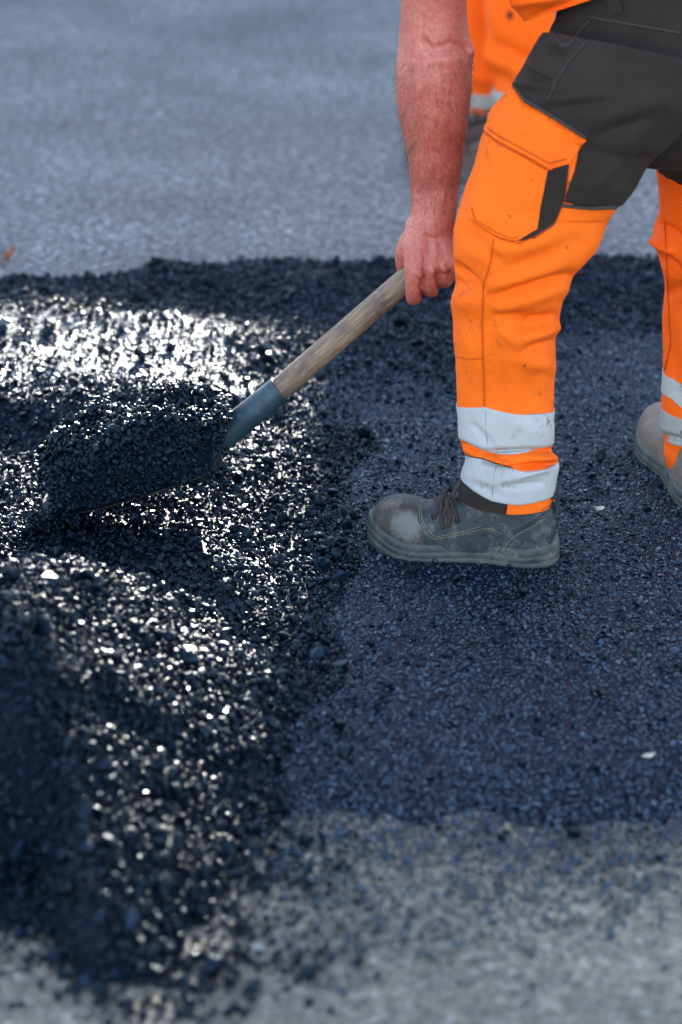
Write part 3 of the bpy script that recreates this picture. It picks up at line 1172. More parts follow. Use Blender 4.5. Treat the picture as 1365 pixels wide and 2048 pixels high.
legR = Limb(RK, folds_r, 0.003, 0.07, 3)

# dark upper part: one mesh of seat, thighs and waist
bpts = [(1240, 412), (1180, 416), (1126, 411), (1174, 279), (1110, 240), (1050, 205), (1030, 176)]
tv = sorted(legL.inv(*p) for p in bpts)
tha, vva = [a for a, b in tv], [b for a, b in tv]
# keep the step along the pocket steep but ordered
thc = np.sort(np.concatenate([TH, np.array(tha) - 0.004, np.array(tha) + 0.004]) % (2 * math.pi))


def vb_left(t):
    T_ = np.array([0.0] + tha + [math.pi + 0.25, 2 * math.pi])
    V_ = np.array([vva[0]] + vva + [vva[-1] + 0.2, vva[0]])
    return np.interp(np.mod(t, 2 * math.pi), T_, V_)


dl = solid(legL.grid(thc, vb_left(thc), NV, 70, 0.006), len(thc))
vr = legR.inv(1345, 357)[1]
dr = solid(legR.grid(TH, vr + 0.12 * np.cos(TH), legR.n - 1, 40, 0.0035), len(TH))
PK = [(1180, 330, 1500, 330, 3.72, 0.5), (1105, 225, 1560, 225, 3.72, 0.62), (1085, 130, 1580, 160, 3.72, 0.66), (1102, 62, 1570, 110, 3.72, 0.66), (1112, 42, 1555, 92, 3.72, 0.66), (1122, -10, 1540, 40, 3.72, 0.66), (1135, -60, 1520, -20, 3.72, 0.66)]
PK[0] = (1240, 240, 1540, 250, 3.75, 0.4)
pel = Limb(PK, (), 0.002, 0.08, 8)
dp = solid(pel.grid(TH, 0.0, pel.n - 1.0, 40, 0.0), len(TH))
V, F = remesh([dl, dr, dp], 0.004, 5)
# creases of the dark cloth
folds_d = [(1029, 168, 1110, 176, 7, 0.005), (1055, 130, 1100, 150, 7, 0.004), (1058, 146, 1105, 166, 5, -0.004), (1100, 85, 1140, 95, 7, 0.004), (1095, 100, 1130, 112, 6, -0.005),
           (1060, 205, 1200, 185, 12, 0.003), (1080, 222, 1230, 205, 9, -0.003), (1180, 240, 1330, 200, 18, 0.004), (1200, 270, 1300, 235, 10, -0.003), (1240, 360, 1330, 240, 16, -0.003), (1150, 130, 1300, 110, 20, -0.002), (1180, 380, 1240, 330, 14, 0.003)]
tmp = Limb(LK[:3], [(*q[:5], q[5] * 0.6) for q in folds_d], 0.0026, 0.045, 5)
me = bpy.data.meshes.new('t')
me.from_pydata([tuple(v) for v in V], [], F)
me.update()
NN = np.zeros(len(V) * 3)
me.vertices.foreach_get('normal', NN)
NN = NN.reshape(-1, 3)
bpy.data.meshes.remove(me)
V = V + NN * tmp.disp(V, NN)[:, None]
trousers = build('trousers', V, F, M['dark'], worker)

llo = build('leg_panel', *legL.grid(TH, 0.0, NV - 1.6, 330, 0.0), parent=trousers, mat=M['orange']) if False else None
t150 = np.arange(150) / 150 * 2 * math.pi
vtop150 = vb_left(t150) + 0.25
vtop150 = np.max([np.roll(vtop150, k) for k in range(-10, 11)], axis=0)
vtop150 = np.minimum(np.mean([np.roll(vtop150, k) for k in range(-9, 10)], axis=0), NV)
g = legL.grid(t150, 0.0, vtop150, 300)
gi = legL.grid(np.arange(150) / 150 * 2 * math.pi, 0.0, 1.0, 8, -0.004)
V, F, U = merge(g, (gi[0], [f[::-1] for f in gi[1]], gi[2]))
F += [(j, len(g[0]) + j, len(g[0]) + (j + 1) % 150, (j + 1) % 150) for j in range(150)]
leg_l = build('leg_panel', V, F, M['orange'], trousers, U)
g = legR.grid(TH, 0.0, legR.n - 2.0, 160)
gi = legR.grid(TH, 0.0, 1.0, 8, -0.004)
V, F, U = merge(g, (gi[0], [f[::-1] for f in gi[1]], gi[2]))
F += [(j, len(g[0]) + j, len(g[0]) + (j + 1) % 120, (j + 1) % 120) for j in range(120)]
leg_r = build('leg_panel', V, F, M['orange_shade'], trousers, U)


def vband(limb, pts):
    q = sorted(limb.inv(x, y) for x, y in pts)
    a, b = [t for t, v in q], [v for t, v in q]
    return lambda t: np.interp(np.mod(t, 2 * math.pi), [0.0] + a + [2 * math.pi], [b[0]] + b + [b[0]])


def band(limb, top, bot, mat, nv=30, off=0.0018):
    return build('reflective_band', *limb.shell(TH, vband(limb, bot)(TH), vband(limb, top)(TH), nv, off, 0.0015)[:2], mat, trousers)


B1T, B1B = [(916, 814), (970, 815), (1040, 828), (1106, 823)], [(926, 880), (966, 903), (1000, 909), (1050, 906), (1102, 886)]
B2T, B2B = [(932, 911), (972, 919), (1005, 930), (1042, 942), (1080, 940), (1113, 927)], [(925, 958), (955, 985), (985, 1002), (1040, 1010), (1080, 1002), (1108, 990)]
band(legL, B1T, B1B, M['strip'])
band(legL, B2T, B2B, M['strip'])
band(legR, [(1329, 748), (1345, 758), (1364, 772)], [(1327, 785), (1345, 797), (1364, 815)], M['strip'])
band(legR, [(1325, 815), (1340, 828), (1364, 838)], [(1324, 862), (1340, 884), (1364, 892)], M['strip_dirty'])
# turned hem: charcoal at the instep
tc = np.linspace(1.62, 4.2, 50)
vtop = vband(legL, B2T)(tc) + 0.1
t = np.linspace(0, 1, 24)[:, None]
vv = (-0.01 + 0 * tc)[None] * (1 - t) + vtop[None] * t
TT = np.broadcast_to(tc[None], vv.shape)
P1, P0 = legL.S(TT.ravel(), vv.ravel(), 0.0009), legL.S(TT.ravel(), vv.ravel(), -0.001)
F = gridfaces(24, 50, False)
k = len(P1)
F2 = F + [tuple(i + k for i in f[::-1]) for f in F]
for j in range(49):
    F2 += [(j, k + j, k + j + 1, j + 1)]
for i in range(23):
    F2 += [(i * 50, (i + 1) * 50, k + (i + 1) * 50, k + i * 50), (i * 50 + 49, k + i * 50 + 49, k + (i + 1) * 50 + 49, (i + 1) * 50 + 49)]
build('hem_panel', np.concatenate([P1, P0]), F2, M['dark'], trousers)

bl = bvh_of(leg_l, trousers)
pk = patch('cargo_pocket', [(976, 228), (973, 263), (951, 351), (939, 416), (947, 447), (991, 471), (1021, 483), (1040, 482), (1074, 459), (1081, 416), (1096, 341), (1120, 300), (1050, 240)],
           bl, M['orange'], trousers, 0.006, 0.009, 7, lambda x_, y_: -0.013 * float(1 - sstep(0, 42, np.array((y_ - (228 + (x_ - 976) * 0.5)) / 1.12))))
patch('pocket_gusset', [(1096, 341), (1138, 328), (1128, 398), (1106, 448), (1065, 476), (1038, 483), (1074, 459), (1081, 416)], bl, M['dark'], trousers, 0.0035, 0.001, 6)
bl2 = bvh_of(leg_l, trousers, pk)
fl = patch('pocket_flap', [(1029, 174), (1003, 200), (977, 224), (974, 264), (1000, 284), (1050, 310), (1098, 337), (1138, 327), (1158, 300), (1173, 279), (1110, 240), (1050, 205)],
           bl2, M['orange'], trousers, 0.006, 0.005, 7)
bl3 = bvh_of(leg_l, trousers, pk, fl)
sm = lambda line, mat='seam', **k: seam('seam', line, bl3, M[mat], trousers, **k)
sm([(981, 262), (1050, 301), (1098, 326), (1132, 318)], r=0.0009)
sm([(988, 478), (983, 520), (968, 570), (965, 640), (967, 720), (970, 812)], r=0.0011)
sm([(972, 818), (974, 860), (976, 900)], 'seam_grey', r=0.0009)
sm([(993, 932), (986, 970), (986, 1000)], 'seam_grey', r=0.0009)
for ln in (B1T, B1B, B2T, B2B):
    k_ = 3 if ln in (B1T, B2T) else -3
    sm([(x_ + (2 if x_ < 1000 else -2), y_ + k_) for x_, y_ in ln], 'seam_grey', r=0.0006)
sm([(915, 713), (940, 718), (966, 716)], r=0.001)
sm([(944, 440), (1000, 478), (1040, 488), (1078, 468)], r=0.001)
sm([(1138, 334), (1130, 400), (1108, 450), (1066, 478)], 'red_piping', r=0.0011)
sm([(1172, 84), (1140, 120), (1112, 165), (1095, 205)], 'seam_dark', r=0.0012)
sm([(1180, 40), (1140, 88), (1125, 92), (1108, 72)], 'seam_dark', r=0.0015)
sm([(1175, 33), (1240, 45), (1300, 55), (1362, 66)], 'seam_dark', r=0.0016)
sm([(1126, 411), (1180, 416), (1232, 414)], 'seam_dark', r=0.003)
sm([(1030, 172), (1052, 200), (1112, 236), (1172, 275)], 'seam_dark', r=0.0028)
sm([(973, 268), (1000, 288), (1050, 314), (1098, 341), (1138, 331)], r=0.0016)  # dark line just outside the flap, painting its thin edge shadow
sm([(977, 256), (1001, 275), (1051, 300), (1099, 327), (1133, 318)], 'seam', r=0.0008)
sm([(944, 415), (951, 440), (993, 464), (1022, 476), (1038, 474)], r=0.0008)
patch('belt_loop', [(1214, -4), (1238, -4), (1250, 27), (1222, 24)], bl3, M['dark'], trousers, 0.006, 0.001, 6)
blr = bvh_of(leg_r)
seam('seam', [(1330, 440), (1334, 520), (1338, 600), (1342, 690), (1330, 740)], blr, M['seam'], trousers, r=0.001)

# hems of the cuffs
sm([(996, 1043), (1030, 1042), (1075, 1026), (1102, 1008)], r=0.0009)


# ---- boots
def boot(owner, heel, d, leather, toe_m, side=1, L=0.322, k=1.0, z0=0.0, zk=1.0):
    d = np.array((d[0], d[1], 0.0))
    d /= np.linalg.norm(d)
    l = np.array((-d[1], d[0], 0.0))
    H = np.array((heel[0], heel[1], z0))

    def W(x, y, z):
        return H + d * x * k + l * y * k + np.array((0, 0, z * k * zk))
    K = np.array([(0.004, 0.018, 0.070, 0.030), (0.012, 0.030, 0.099, 0.030), (0.035, 0.0375, 0.112, 0.028), (0.07, 0.039, 0.114, 0.028), (0.105, 0.040, 0.112, 0.027), (0.13, 0.041, 0.106, 0.026), (0.155, 0.0435, 0.099, 0.026),
                  (0.18, 0.047, 0.091, 0.026), (0.205, 0.0495, 0.082, 0.027), (0.225, 0.0505, 0.079, 0.027), (0.25, 0.051, 0.083, 0.028), (0.275, 0.048, 0.083, 0.031), (0.296, 0.0405, 0.077, 0.035), (0.310, 0.030, 0.066, 0.039), (0.317, 0.017, 0.055, 0.043)])
    t = np.linspace(0, len(K) - 1, 70)
    Q = catmull(K, t)
    nu = 40
    V, U = [], []
    for x, hw, zt, zb in Q:
        skew = -0.004 * side * math.sin(max(0, (x - 0.1)) / 0.2 * math.pi)
        for j in range(nu):
            a = 2 * math.pi * j / nu
            c, s = math.cos(a), math.sin(a)
            yy = hw * math.copysign(abs(c) ** 0.75, c)
            if s > 0:
                zz = zb + (zt - zb) * s ** 0.95
                # ankle narrower at the top
                yy *= 1 - 0.12 * s * sstep(0.2, 0.1, np.array(x))
            else:
                zz = zb + 0.008 * s
            V.append(W(x, yy + skew, zz))
            U.append((a * 0.05, x))
    F = gridfaces(len(Q), nu, True) + [tuple(range(nu))[::-1], tuple((len(Q) - 1) * nu + j for j in range(nu))]
    b = build('boot', V, F, leather, owner, U)
    # sole
    So = np.array([(-0.004, 0.0), (0.0, 0.021), (0.016, 0.036), (0.05, 0.0435), (0.10, 0.042), (0.14, 0.042), (0.18, 0.048), (0.225, 0.0555), (0.26, 0.055), (0.29, 0.046), (0.31, 0.032), (0.322, 0.015), (0.325, 0.0)])
    t = np.linspace(0, len(So) - 1, 60)
    O = catmull(So, t)
    O[:, 1] = np.maximum(O[:, 1], 0)
    out = [(x, y) for x, y in O] + [(x, -y) for x, y in O[-2:0:-1]]
    prof = [(0.0, 0.93), (0.003, 0.985), (0.009, 1.0), (0.0125, 1.0), (0.0135, 0.982), (0.015, 0.982), (0.016, 1.0), (0.021, 1.0), (0.022, 0.985), (0.0235, 0.985), (0.0245, 0.995), (0.029, 0.985), (0.033, 0.955), (0.034, 0.9)]
    V = []
    for z, s in prof:
        for x, y in out:
            wave = 0.006 * math.exp(-((x - 0.13) / 0.05) ** 2) + 0.012 * float(sstep(0.23, 0.322, np.array(x))) + 0.010 * float(sstep(0.06, -0.004, np.array(x)))
            lift = 0.012 * float(sstep(0.25, 0.325, np.array(x))) ** 1.5
            zz = z * (1 + wave / 0.034) + lift
            V.append(W(0.16 + (x - 0.16) * (1 - (1 - s) * 0.35), y * s - 0.004 * side * math.sin(max(0, (x - 0.1)) / 0.2 * math.pi), zz))
    n = len(out)
    F = gridfaces(len(prof), n, True) + [tuple(range(n))[::-1], tuple((len(prof) - 1) * n + j for j in range(n))]
    so = build('sole', V, F, M['sole'], b)
    # heel tab loop
    pts = [W(x, 0, z) for x, z in ((0.006, 0.07), (0.003, 0.085), (0.001, 0.1), (0.0, 0.112))]
    Vt, Ft, Ut = tube(pts, 0.010, 10, 4, True, 0.3, up=tuple(d))
    build('heel_tab', Vt, Ft, leather, b, Ut)
    # padded collar
    pts = [W(0.064 + 0.051 * math.cos(a), 0.032 * math.sin(a), 0.106 + 0.004 * math.cos(a)) for a in np.linspace(0, 2 * math.pi, 25)]
    Vt, Ft, Ut = tube(pts, 0.005, 8, 1, False)
    build('collar', Vt, Ft, leather, b, Ut)
    # tongue and laces
    pts = [W(x, 0, z) for x, z in ((0.20, 0.078), (0.175, 0.092), (0.15, 0.103), (0.125, 0.113), (0.108, 0.13))]
    Vt, Ft, Ut = tube(pts, 0.021, 12, 4, True, 0.28, up=(0, 0, 1))
    build('tongue', Vt, Ft, leather, b, Ut)
    for i in range(4):
        x = 0.188 - i * 0.02
        z = 0.094 + i * 0.0072
        sgn = 1 if i % 2 else -1
        pts = [W(x + 0.006 * sgn, -0.026, z - 0.012), W(x + 0.002 * sgn, -0.013, z + 0.001), W(x, 0, z + 0.005), W(x - 0.004 * sgn, 0.013, z + 0.001), W(x - 0.006 * sgn, 0.026, z - 0.012)]
        Vt, Ft, Ut = tube(pts, 0.0028, 7, 4)
        build('lace', Vt, Ft, M['lace'], b, Ut)
    for s in (-1, 1):
        pts = [W(0.145, 0.002 * s, 0.113), W(0.15, 0.016 * s, 0.122), W(0.165, 0.028 * s, 0.113), W(0.172, 0.033 * s, 0.098), W(0.166, 0.030 * s, 0.092)]
        Vt, Ft, Ut = tube(pts, 0.0024, 7, 5)
        build('lace', Vt, Ft, M['lace'], b, Ut)
    return b, so


bootL, soleL = boot(worker, (0.349, 3.578), (-0.972, 0.225), M['leather'], None, -1, k=0.965, zk=1.24)
bb = bvh_of(bootL, soleL)
bu = bvh_of(bootL)
patch('toe_cap', [(746, 1012), (760, 1001), (800, 997), (834, 1010), (836, 1040), (848, 1066), (846, 1098), (800, 1085), (765, 1062), (748, 1040)], bu, M['toe_leather'], bootL, 0.0012, 0.0008, 5)
bt = bvh_of(bootL, *[c for c in bootL.children if c.name.startswith('toe_cap')])
qp = patch('quarter_panel', [(872, 1079), (858, 1062), (850, 1040), (868, 1028), (905, 1030), (940, 1040), (975, 1052), (1008, 1066), (1000, 1080), (994, 1106), (940, 1106), (890, 1098)], bu, M['leather'], bootL, 0.0014, 0, 5)
hc_ = patch('heel_counter', [(1000, 1106), (1012, 1082), (1034, 1066), (1070, 1046), (1094, 1032), (1101, 1060), (1103, 1098), (1060, 1108)], bu, M['leather'], bootL, 0.0016, 0, 5)
bt = bvh_of(bootL, qp, hc_, *[c for c in bootL.children if c.name.startswith('toe_cap')])
for ex, ey in ((868, 1034), (884, 1034), (900, 1037), (916, 1041)):
    q_, n_ = hit(bt, ex, ey)
    t1 = np.cross(n_, (0, 0, 1.0))
    t1 /= np.linalg.norm(t1)
    t2 = np.cross(n_, t1)
    Vt, Ft, Ut = tube([q_ + (t1 * math.cos(a) + t2 * math.sin(a)) * 0.0036 + n_ * 0.001 for a in np.linspace(0, 2 * math.pi, 11)], 0.0012, 6, 1, False)
    build('eyelet', Vt, Ft, M['steel'], bootL, Ut)
for ln in ([(872, 1000), (878, 1020), (884, 1036)], [(884, 996), (880, 1016), (870, 1034)], [(895, 994), (898, 1014), (900, 1036)], [(905, 992), (897, 1012), (886, 1036)], [(903, 1004), (912, 1022), (916, 1042)], [(888, 1000), (882, 1030), (887, 1058)], [(893, 1002), (902, 1030), (897, 1054)]):
    seam('lace', ln, bt, M['lace'], bootL, r=0.0030, off=0.004, step=6)
st = lambda line: seam('stitching', line, bt, M['thread'], bootL, r=0.0007, off=0.0005, step=5, stitch=0.65)
st([(838, 1012), (840, 1040), (853, 1068), (870, 1079), (920, 1070), (965, 1058), (985, 1057), (1006, 1068)])
st([(842, 1012), (844, 1038), (857, 1062), (872, 1074), (920, 1065), (962, 1053)])
st([(998, 1104), (1012, 1080), (1030, 1066), (1060, 1050), (1088, 1032)])
st([(1003, 1105), (1018, 1082), (1034, 1070), (1064, 1054), (1091, 1036)])
seam('welt', [(998, 1104), (1014, 1077), (1060, 1048), (1092, 1028)], bt, M['leather'], bootL, r=0.002, off=0.001, step=8)
bootR, soleR = boot(worker, (0.628, 3.76), (-0.14, 0.99), M['tan_leather'], None, 1, k=1.13, zk=1.1)

# ---- bare body: head, neck, arms, hands, trunk as one surface
Yh = 3.80
arm_k = [(1010, -330, 3.70, 0.07), (905, -300, 3.72, 0.075), (872, -200, 3.74, 0.066), (868, -90, 3.76, 0.057), (868, 0, 3.77, 0.0520), (868, 60, 3.775, 0.0545), (869, 105, 3.78, 0.0590), (868, 155, 3.78, 0.0605), (868, 205, 3.785, 0.0585),
         (870, 265, 3.79, 0.0520), (871, 315, 3.79, 0.0450), (870, 365, 3.795, 0.0405), (868, 410, 3.79, 0.0378), (865, 440, 3.785, 0.0370), (861, 462, 3.783, 0.036)]
parts = [tube([at(x, y, Y) for x, y, Y, r in arm_k], [r for *_, r in arm_k], 24, 5)]
parts.append(ell(at(918, 112, 3.775), (0.024, 0.03, 0.035)))
kn = [(828, 548, 3.750, 0.0140), (861, 545, 3.752, 0.0132), (889, 537, 3.758, 0.0126), (911, 525, 3.764, 0.0115)]
bot = [(828, 591), (862, 577), (890, 559), (911, 545)]
for i, (x, y, Y, r) in enumerate(kn):
    parts.append(tube([at(856 + (x - 868) * 0.35, 445, 3.782), at(858 + (x - 868) * 0.62, 490, 3.768), at(x * 0.94 + 868 * 0.06, 525, 3.757), at(x, y, Y)], [0.024, 0.0225, 0.0195, r * 1.06], 14, 4))
    bx, by = bot[i]
    parts.append(tube([at(x, y - 6, Y), at((x + bx) / 2, (y + by) / 2 + 2, Y + 0.002), at(bx, by, Y + 0.014), at(bx + 1, by + 3, Y + 0.036), at(bx + 3, by - 12, Y + 0.060), at(bx + 5, by - 34, Y + 0.070), at(bx + 4, by - 48, Y + 0.066)],
                      [r * 1.02, r * 0.99, r * 0.96, r * 0.94, r * 0.92, r * 0.86, r * 0.6], 14, 4))
parts.append(tube([at(848, 455, 3.785), at(822, 485, 3.79), at(811, 512, 3.80), at(812, 538, 3.822), at(818, 556, 3.835), at(824, 570, 3.838)], [0.022, 0.0205, 0.017, 0.015, 0.0135, 0.009], 14, 4))
parts.append(tube([at(846, 470, 3.775), at(850, 510, 3.768), at(858, 540, 3.758)], [0.034, 0.031, 0.02], 14, 4, flat=0.7, up=(0, 1, 0)))
# other arm, mostly behind the thigh
gx, gy = 1135, 300
ra = [(1060, -330, 3.90, 0.07), (1085, -270, 3.96, 0.068), (1130, -140, 4.02, 0.055), (1165, -10, 4.04, 0.05), (1165, 110, 3.98, 0.047), (1135, 225, 3.88, 0.037), (1125, 268, 3.855, 0.03)]
parts.append(tube([at(x, y, Y) for x, y, Y, r in ra], [r for *_, r in ra], 20, 5))
HD = at(810, 560, Yh) - at(430, 880, Yh)
HD /= np.linalg.norm(HD)
HO = at(430, 880, Yh)
HG = np.cross((0, 1.0, 0), HD)
for i in range(4):
    c = at(gx, gy, Yh) + HD * (0.03 - i * 0.022)
    ang = np.linspace(0.1, 4.6, 7)
    parts.append(tube([c + (np.array((0, 1, 0)) * math.cos(a) + HG * math.sin(a)) * 0.031 for a in ang], [0.0125, 0.0125, 0.012, 0.0115, 0.011, 0.0105, 0.007], 12, 3))
    parts.append(tube([at(1125, 268, 3.855), c + np.array((0, 0.03, 0))], [0.026, 0.0135], 12, 3))
c = at(gx, gy, Yh) - HD * 0.05
parts.append(tube([at(1125, 270, 3.85), c + np.array((0, 0.03, 0)) - HG * 0.01, c - HG * 0.031, c + np.array((0, -0.024, 0)) - HG * 0.018], [0.02, 0.015, 0.0125, 0.008], 12, 3))
# trunk, neck, head
tr = [(1330, 0, 3.75, 0.06), (1245, -70, 3.75, 0.085), (1145, -190, 3.77, 0.10), (1050, -300, 3.79, 0.105), (975, -380, 3.80, 0.08), (900, -430, 3.81, 0.06), (850, -465, 3.81, 0.058)]
parts.append(tube([at(x, y, Y) for x, y, Y, r in tr], [r for *_, r in tr], 24, 4))
hc = at(800, -500, 3.81)
parts.append(ell(hc, (0.1, 0.077, 0.1), 24, 16))
parts.append(ell(hc + np.array((-0.045, 0, -0.055)), (0.062, 0.06, 0.062), 20, 12))
parts.append(tube([hc + np.array((-0.085, 0, -0.01)), hc + np.array((-0.118, 0, -0.045)), hc + np.array((-0.098, 0, -0.058))], [0.01, 0.014, 0.009], 10, 3))
for s in (-1, 1):
    parts.append(ell(hc + np.array((0.01, 0.078 * s, -0.02)), (0.02, 0.01, 0.032), 10, 7))
    parts.append(ell(hc + np.array((-0.088, 0.03 * s, 0.0)), (0.014, 0.02, 0.01), 10, 7))
parts.append(ell(hc + np.array((-0.098, 0, -0.082)), (0.012, 0.026, 0.008), 10, 7))
V, F = remesh(parts, 0.0027, 4)
body = build('body', V, F, M['skin'], worker)
tmp = Limb(LK[:3], [(848, 80, 868, 110, 8, -0.003), (872, 96, 900, 88, 6, -0.002), (898, 88, 936, 96, 6, -0.002), (880, 108, 925, 104, 5, -0.0015), (935, 84, 942, 110, 5, 0.003), (880, 118, 930, 122, 14, 0.0015), (875, 180, 850, 330, 14, 0.0008), (905, 190, 905, 330, 16, -0.0008),
                    (840, 150, 835, 280, 12, 0.002), (846, 470, 843, 540, 6, 0.001), (868, 470, 874, 535, 6, 0.001), (858, 480, 860, 530, 5, -0.0005), (832, 548, 842, 546, 9, 0.003), (862, 543, 868, 543, 8, 0.0026), (885, 538, 892, 536, 7, 0.0022),
                    (845, 552, 845, 592, 3, -0.0025), (876, 547, 877, 577, 3, -0.0025), (900, 540, 900, 562, 3, -0.002), (868, 300, 852, 420, 5, 0.0005), (900, 340, 880, 430, 5, 0.0005), (835, 470, 842, 520, 4, 0.0005), (832, 575, 842, 576, 3, -0.0008)], 0.0014, 0.03, 2)
NN = np.zeros(len(V) * 3)
body.data.vertices.foreach_get('normal', NN)
NN = NN.reshape(-1, 3)
V = V + NN * tmp.disp(V, NN)[:, None]
body.data.vertices.foreach_set('co', (V - np.array(wloc(worker))).ravel())
body.data.update()
# short dark hair on the forearm
V0 = np.zeros(len(body.data.vertices) * 3)
body.data.vertices.foreach_get('co', V0)
V0 = V0.reshape(-1, 3) + np.array(wloc(worker))
body.data.vertices.foreach_get('normal', NN2 := np.zeros(len(V0) * 3))
NN2 = NN2.reshape(-1, 3)
fx, fy = proj(V0)
cand = np.where((fx > 785) & (fx < 955) & (fy > 120) & (fy < 425) & (V0[:, 1] > 3.68) & (V0[:, 1] < 3.86))[0]
pick = rng.choice(cand, 2600)
HV, HF = [], []
for i in pick:
    p, nn = V0[i] + rng.normal(0, 0.0012, 3), NN2[i]
    t1 = np.array((0.25 * nn[0], 0.1, -1.0)) + rng.normal(0, 0.35, 3)
    L = rng.uniform(0.008, 0.016)
    a, b, c = p - nn * 0.001, p + nn * 0.0022 + t1 * L * 0.4, p + nn * 0.0040 + t1 * L
    o_ = len(HV)
    w_ = np.cross(t1, nn)
    w_ = w_ / (np.linalg.norm(w_) + 1e-9) * 0.00011
    HV += [a - w_, a + w_, a + nn * 0.00016, b - w_, b + w_, b + nn * 0.00016, c]
    for q in range(3):
        r_ = (q + 1) % 3
        HF += [(o_ + q, o_ + r_, o_ + 3 + r_, o_ + 3 + q), (o_ + 3 + q, o_ + 3 + r_, o_ + 6)]
hair = build('arm_hair', HV, HF, M['hair'], body)
hair['kind'] = 'stuff'
cap = ell(hc + np.array((0.015, 0, 0.028)), (0.118, 0.096, 0.1), 28, 16)
build('helmet', cap[0], cap[1], M['helmet'], worker)
# shirt
SK = [(1064, 38, 1445, -85, 3.73, 0.66), (1032, -12, 1420, -150, 3.74, 0.68), (985, -110, 1345, -265, 3.76, 0.76), (915, -205, 1245, -390, 3.78, 0.86), (880, -285, 1150, -450, 3.79, 0.98), (895, -365, 1035, -460, 3.80, 1.0)]
sh = Limb(SK, [(1050, 0, 1140, -10, 12, 0.006), (1080, 30, 1150, 0, 8, -0.004)], 0.004, 0.07, 4)
g = sh.grid(TH, 0, sh.n - 1.0, 80, 0.012)
gi = sh.grid(TH, 0, 1.0, 10, 0.007)
V, F, U = merge(g, (gi[0], [f[::-1] for f in gi[1]], gi[2]))
F += [(j, len(g[0]) + j, len(g[0]) + (j + 1) % 120, (j + 1) % 120) for j in range(120)]
shirt = build('shirt', V, F, M['orange_shade'], worker, U)
for kk in (arm_k, ra):
    q = kk[0:4] if kk is arm_k else kk[0:3]
    Vt, Ft, Ut = tube([at(x, y, Y) for x, y, Y, r in q], [r + 0.016 for *_, r in q], 24, 5, False)
    build('sleeve', Vt, Ft, M['orange_shade'], shirt, Ut)

# ------------------------------------------------------------------ shovel
shovel = empty('shovel', tuple(at(440, 890, Yh)), 'long handled shovel with weathered wooden shaft and chipped teal socket, heaped with asphalt', 'shovel')
p0, p1 = at(556, 782, Yh), at(1165, 252, Yh)
Vt, Ft, Ut = tube([p0 - HD * 0.05, p0, p0 * 0.6 + p1 * 0.4, p1], [0.0185, 0.0202, 0.0197, 0.0193], 24, 12)
hd = build('handle', Vt, Ft, M['wood'], shovel, Ut)
k0 = at(432, 884, Yh)
Vt, Ft, Ut = tube([k0 - HD * 0.03 + np.array((0, 0, -0.012)), k0 + HD * 0.01, k0 * 0.5 + p0 * 0.5, p0, p0 + HD * 0.004], [0.021, 0.0248, 0.0238, 0.0230, 0.0226], 24, 6)
so = build('socket', Vt, Ft, M['socket'], shovel, Ut)
# T grip at the far end, under the other hand
pass
# blade: dished sheet with raised sides
BD = np.array((-0.965, -0.06, -0.24))
BD /= np.linalg.norm(BD)
BW = np.array((0.0, -1.0, 0.05))
BW -= BD * BW.dot(BD)
BW /= np.linalg.norm(BW)
BN = np.cross(BW, BD)
if BN[2] < 0:
    BN = -BN
B0 = at(452, 905, Yh) + np.array((0, 0, -0.018))
nx, nyb = 28, 25


def blade_pt(a, b):
    w = 0.118 + 0.016 * a - 0.03 * max(0, a - 0.75) * 4 * 0.5
    yb = (b * 2 - 1)
    up = 0.028 * abs(yb) ** 3 * (1 - 0.75 * a) + 0.035 * max(0, 1 - a * 6) ** 2 + 0.012 * a * a
    ln = 0.315 - 0.03 * yb * yb * a
    return B0 + BD * (a * ln - 0.01) + BW * (w * yb) + BN * up


V = [blade_pt(i / (nx - 1), j / (nyb - 1)) for i in range(nx) for j in range(nyb)]
V2 = [v - BN * 0.003 for v in V]
F = gridfaces(nx, nyb, False)
k = len(V)
F = [f[::-1] for f in F] + [tuple(i + k for i in f) for f in F]
for i in range(nx - 1):
    F += [(i * nyb, (i + 1) * nyb, k + (i + 1) * nyb, k + i * nyb), (i * nyb + nyb - 1, k + i * nyb + nyb - 1, k + (i + 1) * nyb + nyb - 1, (i + 1) * nyb + nyb - 1)]
for j in range(nyb - 1):
    F += [(j, k + j, k + j + 1, j + 1), ((nx - 1) * nyb + j, (nx - 1) * nyb + j + 1, k + (nx - 1) * nyb + j + 1, k + (nx - 1) * nyb + j)]
blade = build('blade', V + V2, F, M['steel'], shovel)

# ---- the load on the blade, with stones sliding off its lip
nn_ = 46


def load_h(a, b):
    yb = b * 2 - 1
    e = np.clip(1 - np.abs(yb) ** 2.4, 0, 1) * np.clip(1 - np.abs((a - 0.52) / 0.58) ** 2.5, 0, 1)
    return e


V = []
for i in range(nn_):
    for j in range(nn_):
        a, b = i / (nn_ - 1) * 1.06 - 0.02, j / (nn_ - 1)
        p = blade_pt(min(max(a, 0), 1), 0.02 + 0.96 * b) + BD * (max(0, a - 1) * 0.3)
        q = 0.142 * load_h(a, b) ** 0.6 * (0.8 + 0.45 * vnoise(p[None] * 1.0, 0.06)[0])
        V.append(p + np.array((0, 0, 1)) * q + BN * 0.002)
V = np.array(V)
k = len(V)
low = V.copy()
for i in range(nn_):
    for j in range(nn_):
        a, b = i / (nn_ - 1) * 1.06 - 0.02, j / (nn_ - 1)
        low[i * nn_ + j] = blade_pt(min(max(a, 0), 1), 0.02 + 0.96 * b) + BD * (max(0, a - 1) * 0.3) + BN * 0.0008
F = gridfaces(nn_, nn_, False)
load = build('asphalt_load', np.concatenate([V, low]), [f[::-1] for f in F] + [tuple(i + k for i in f) for f in F], M['mat'])
tag(load, 'mound of black asphalt carried on the raised shovel blade', 'asphalt', 'stuff')
G = V.reshape(nn_, nn_, 3)
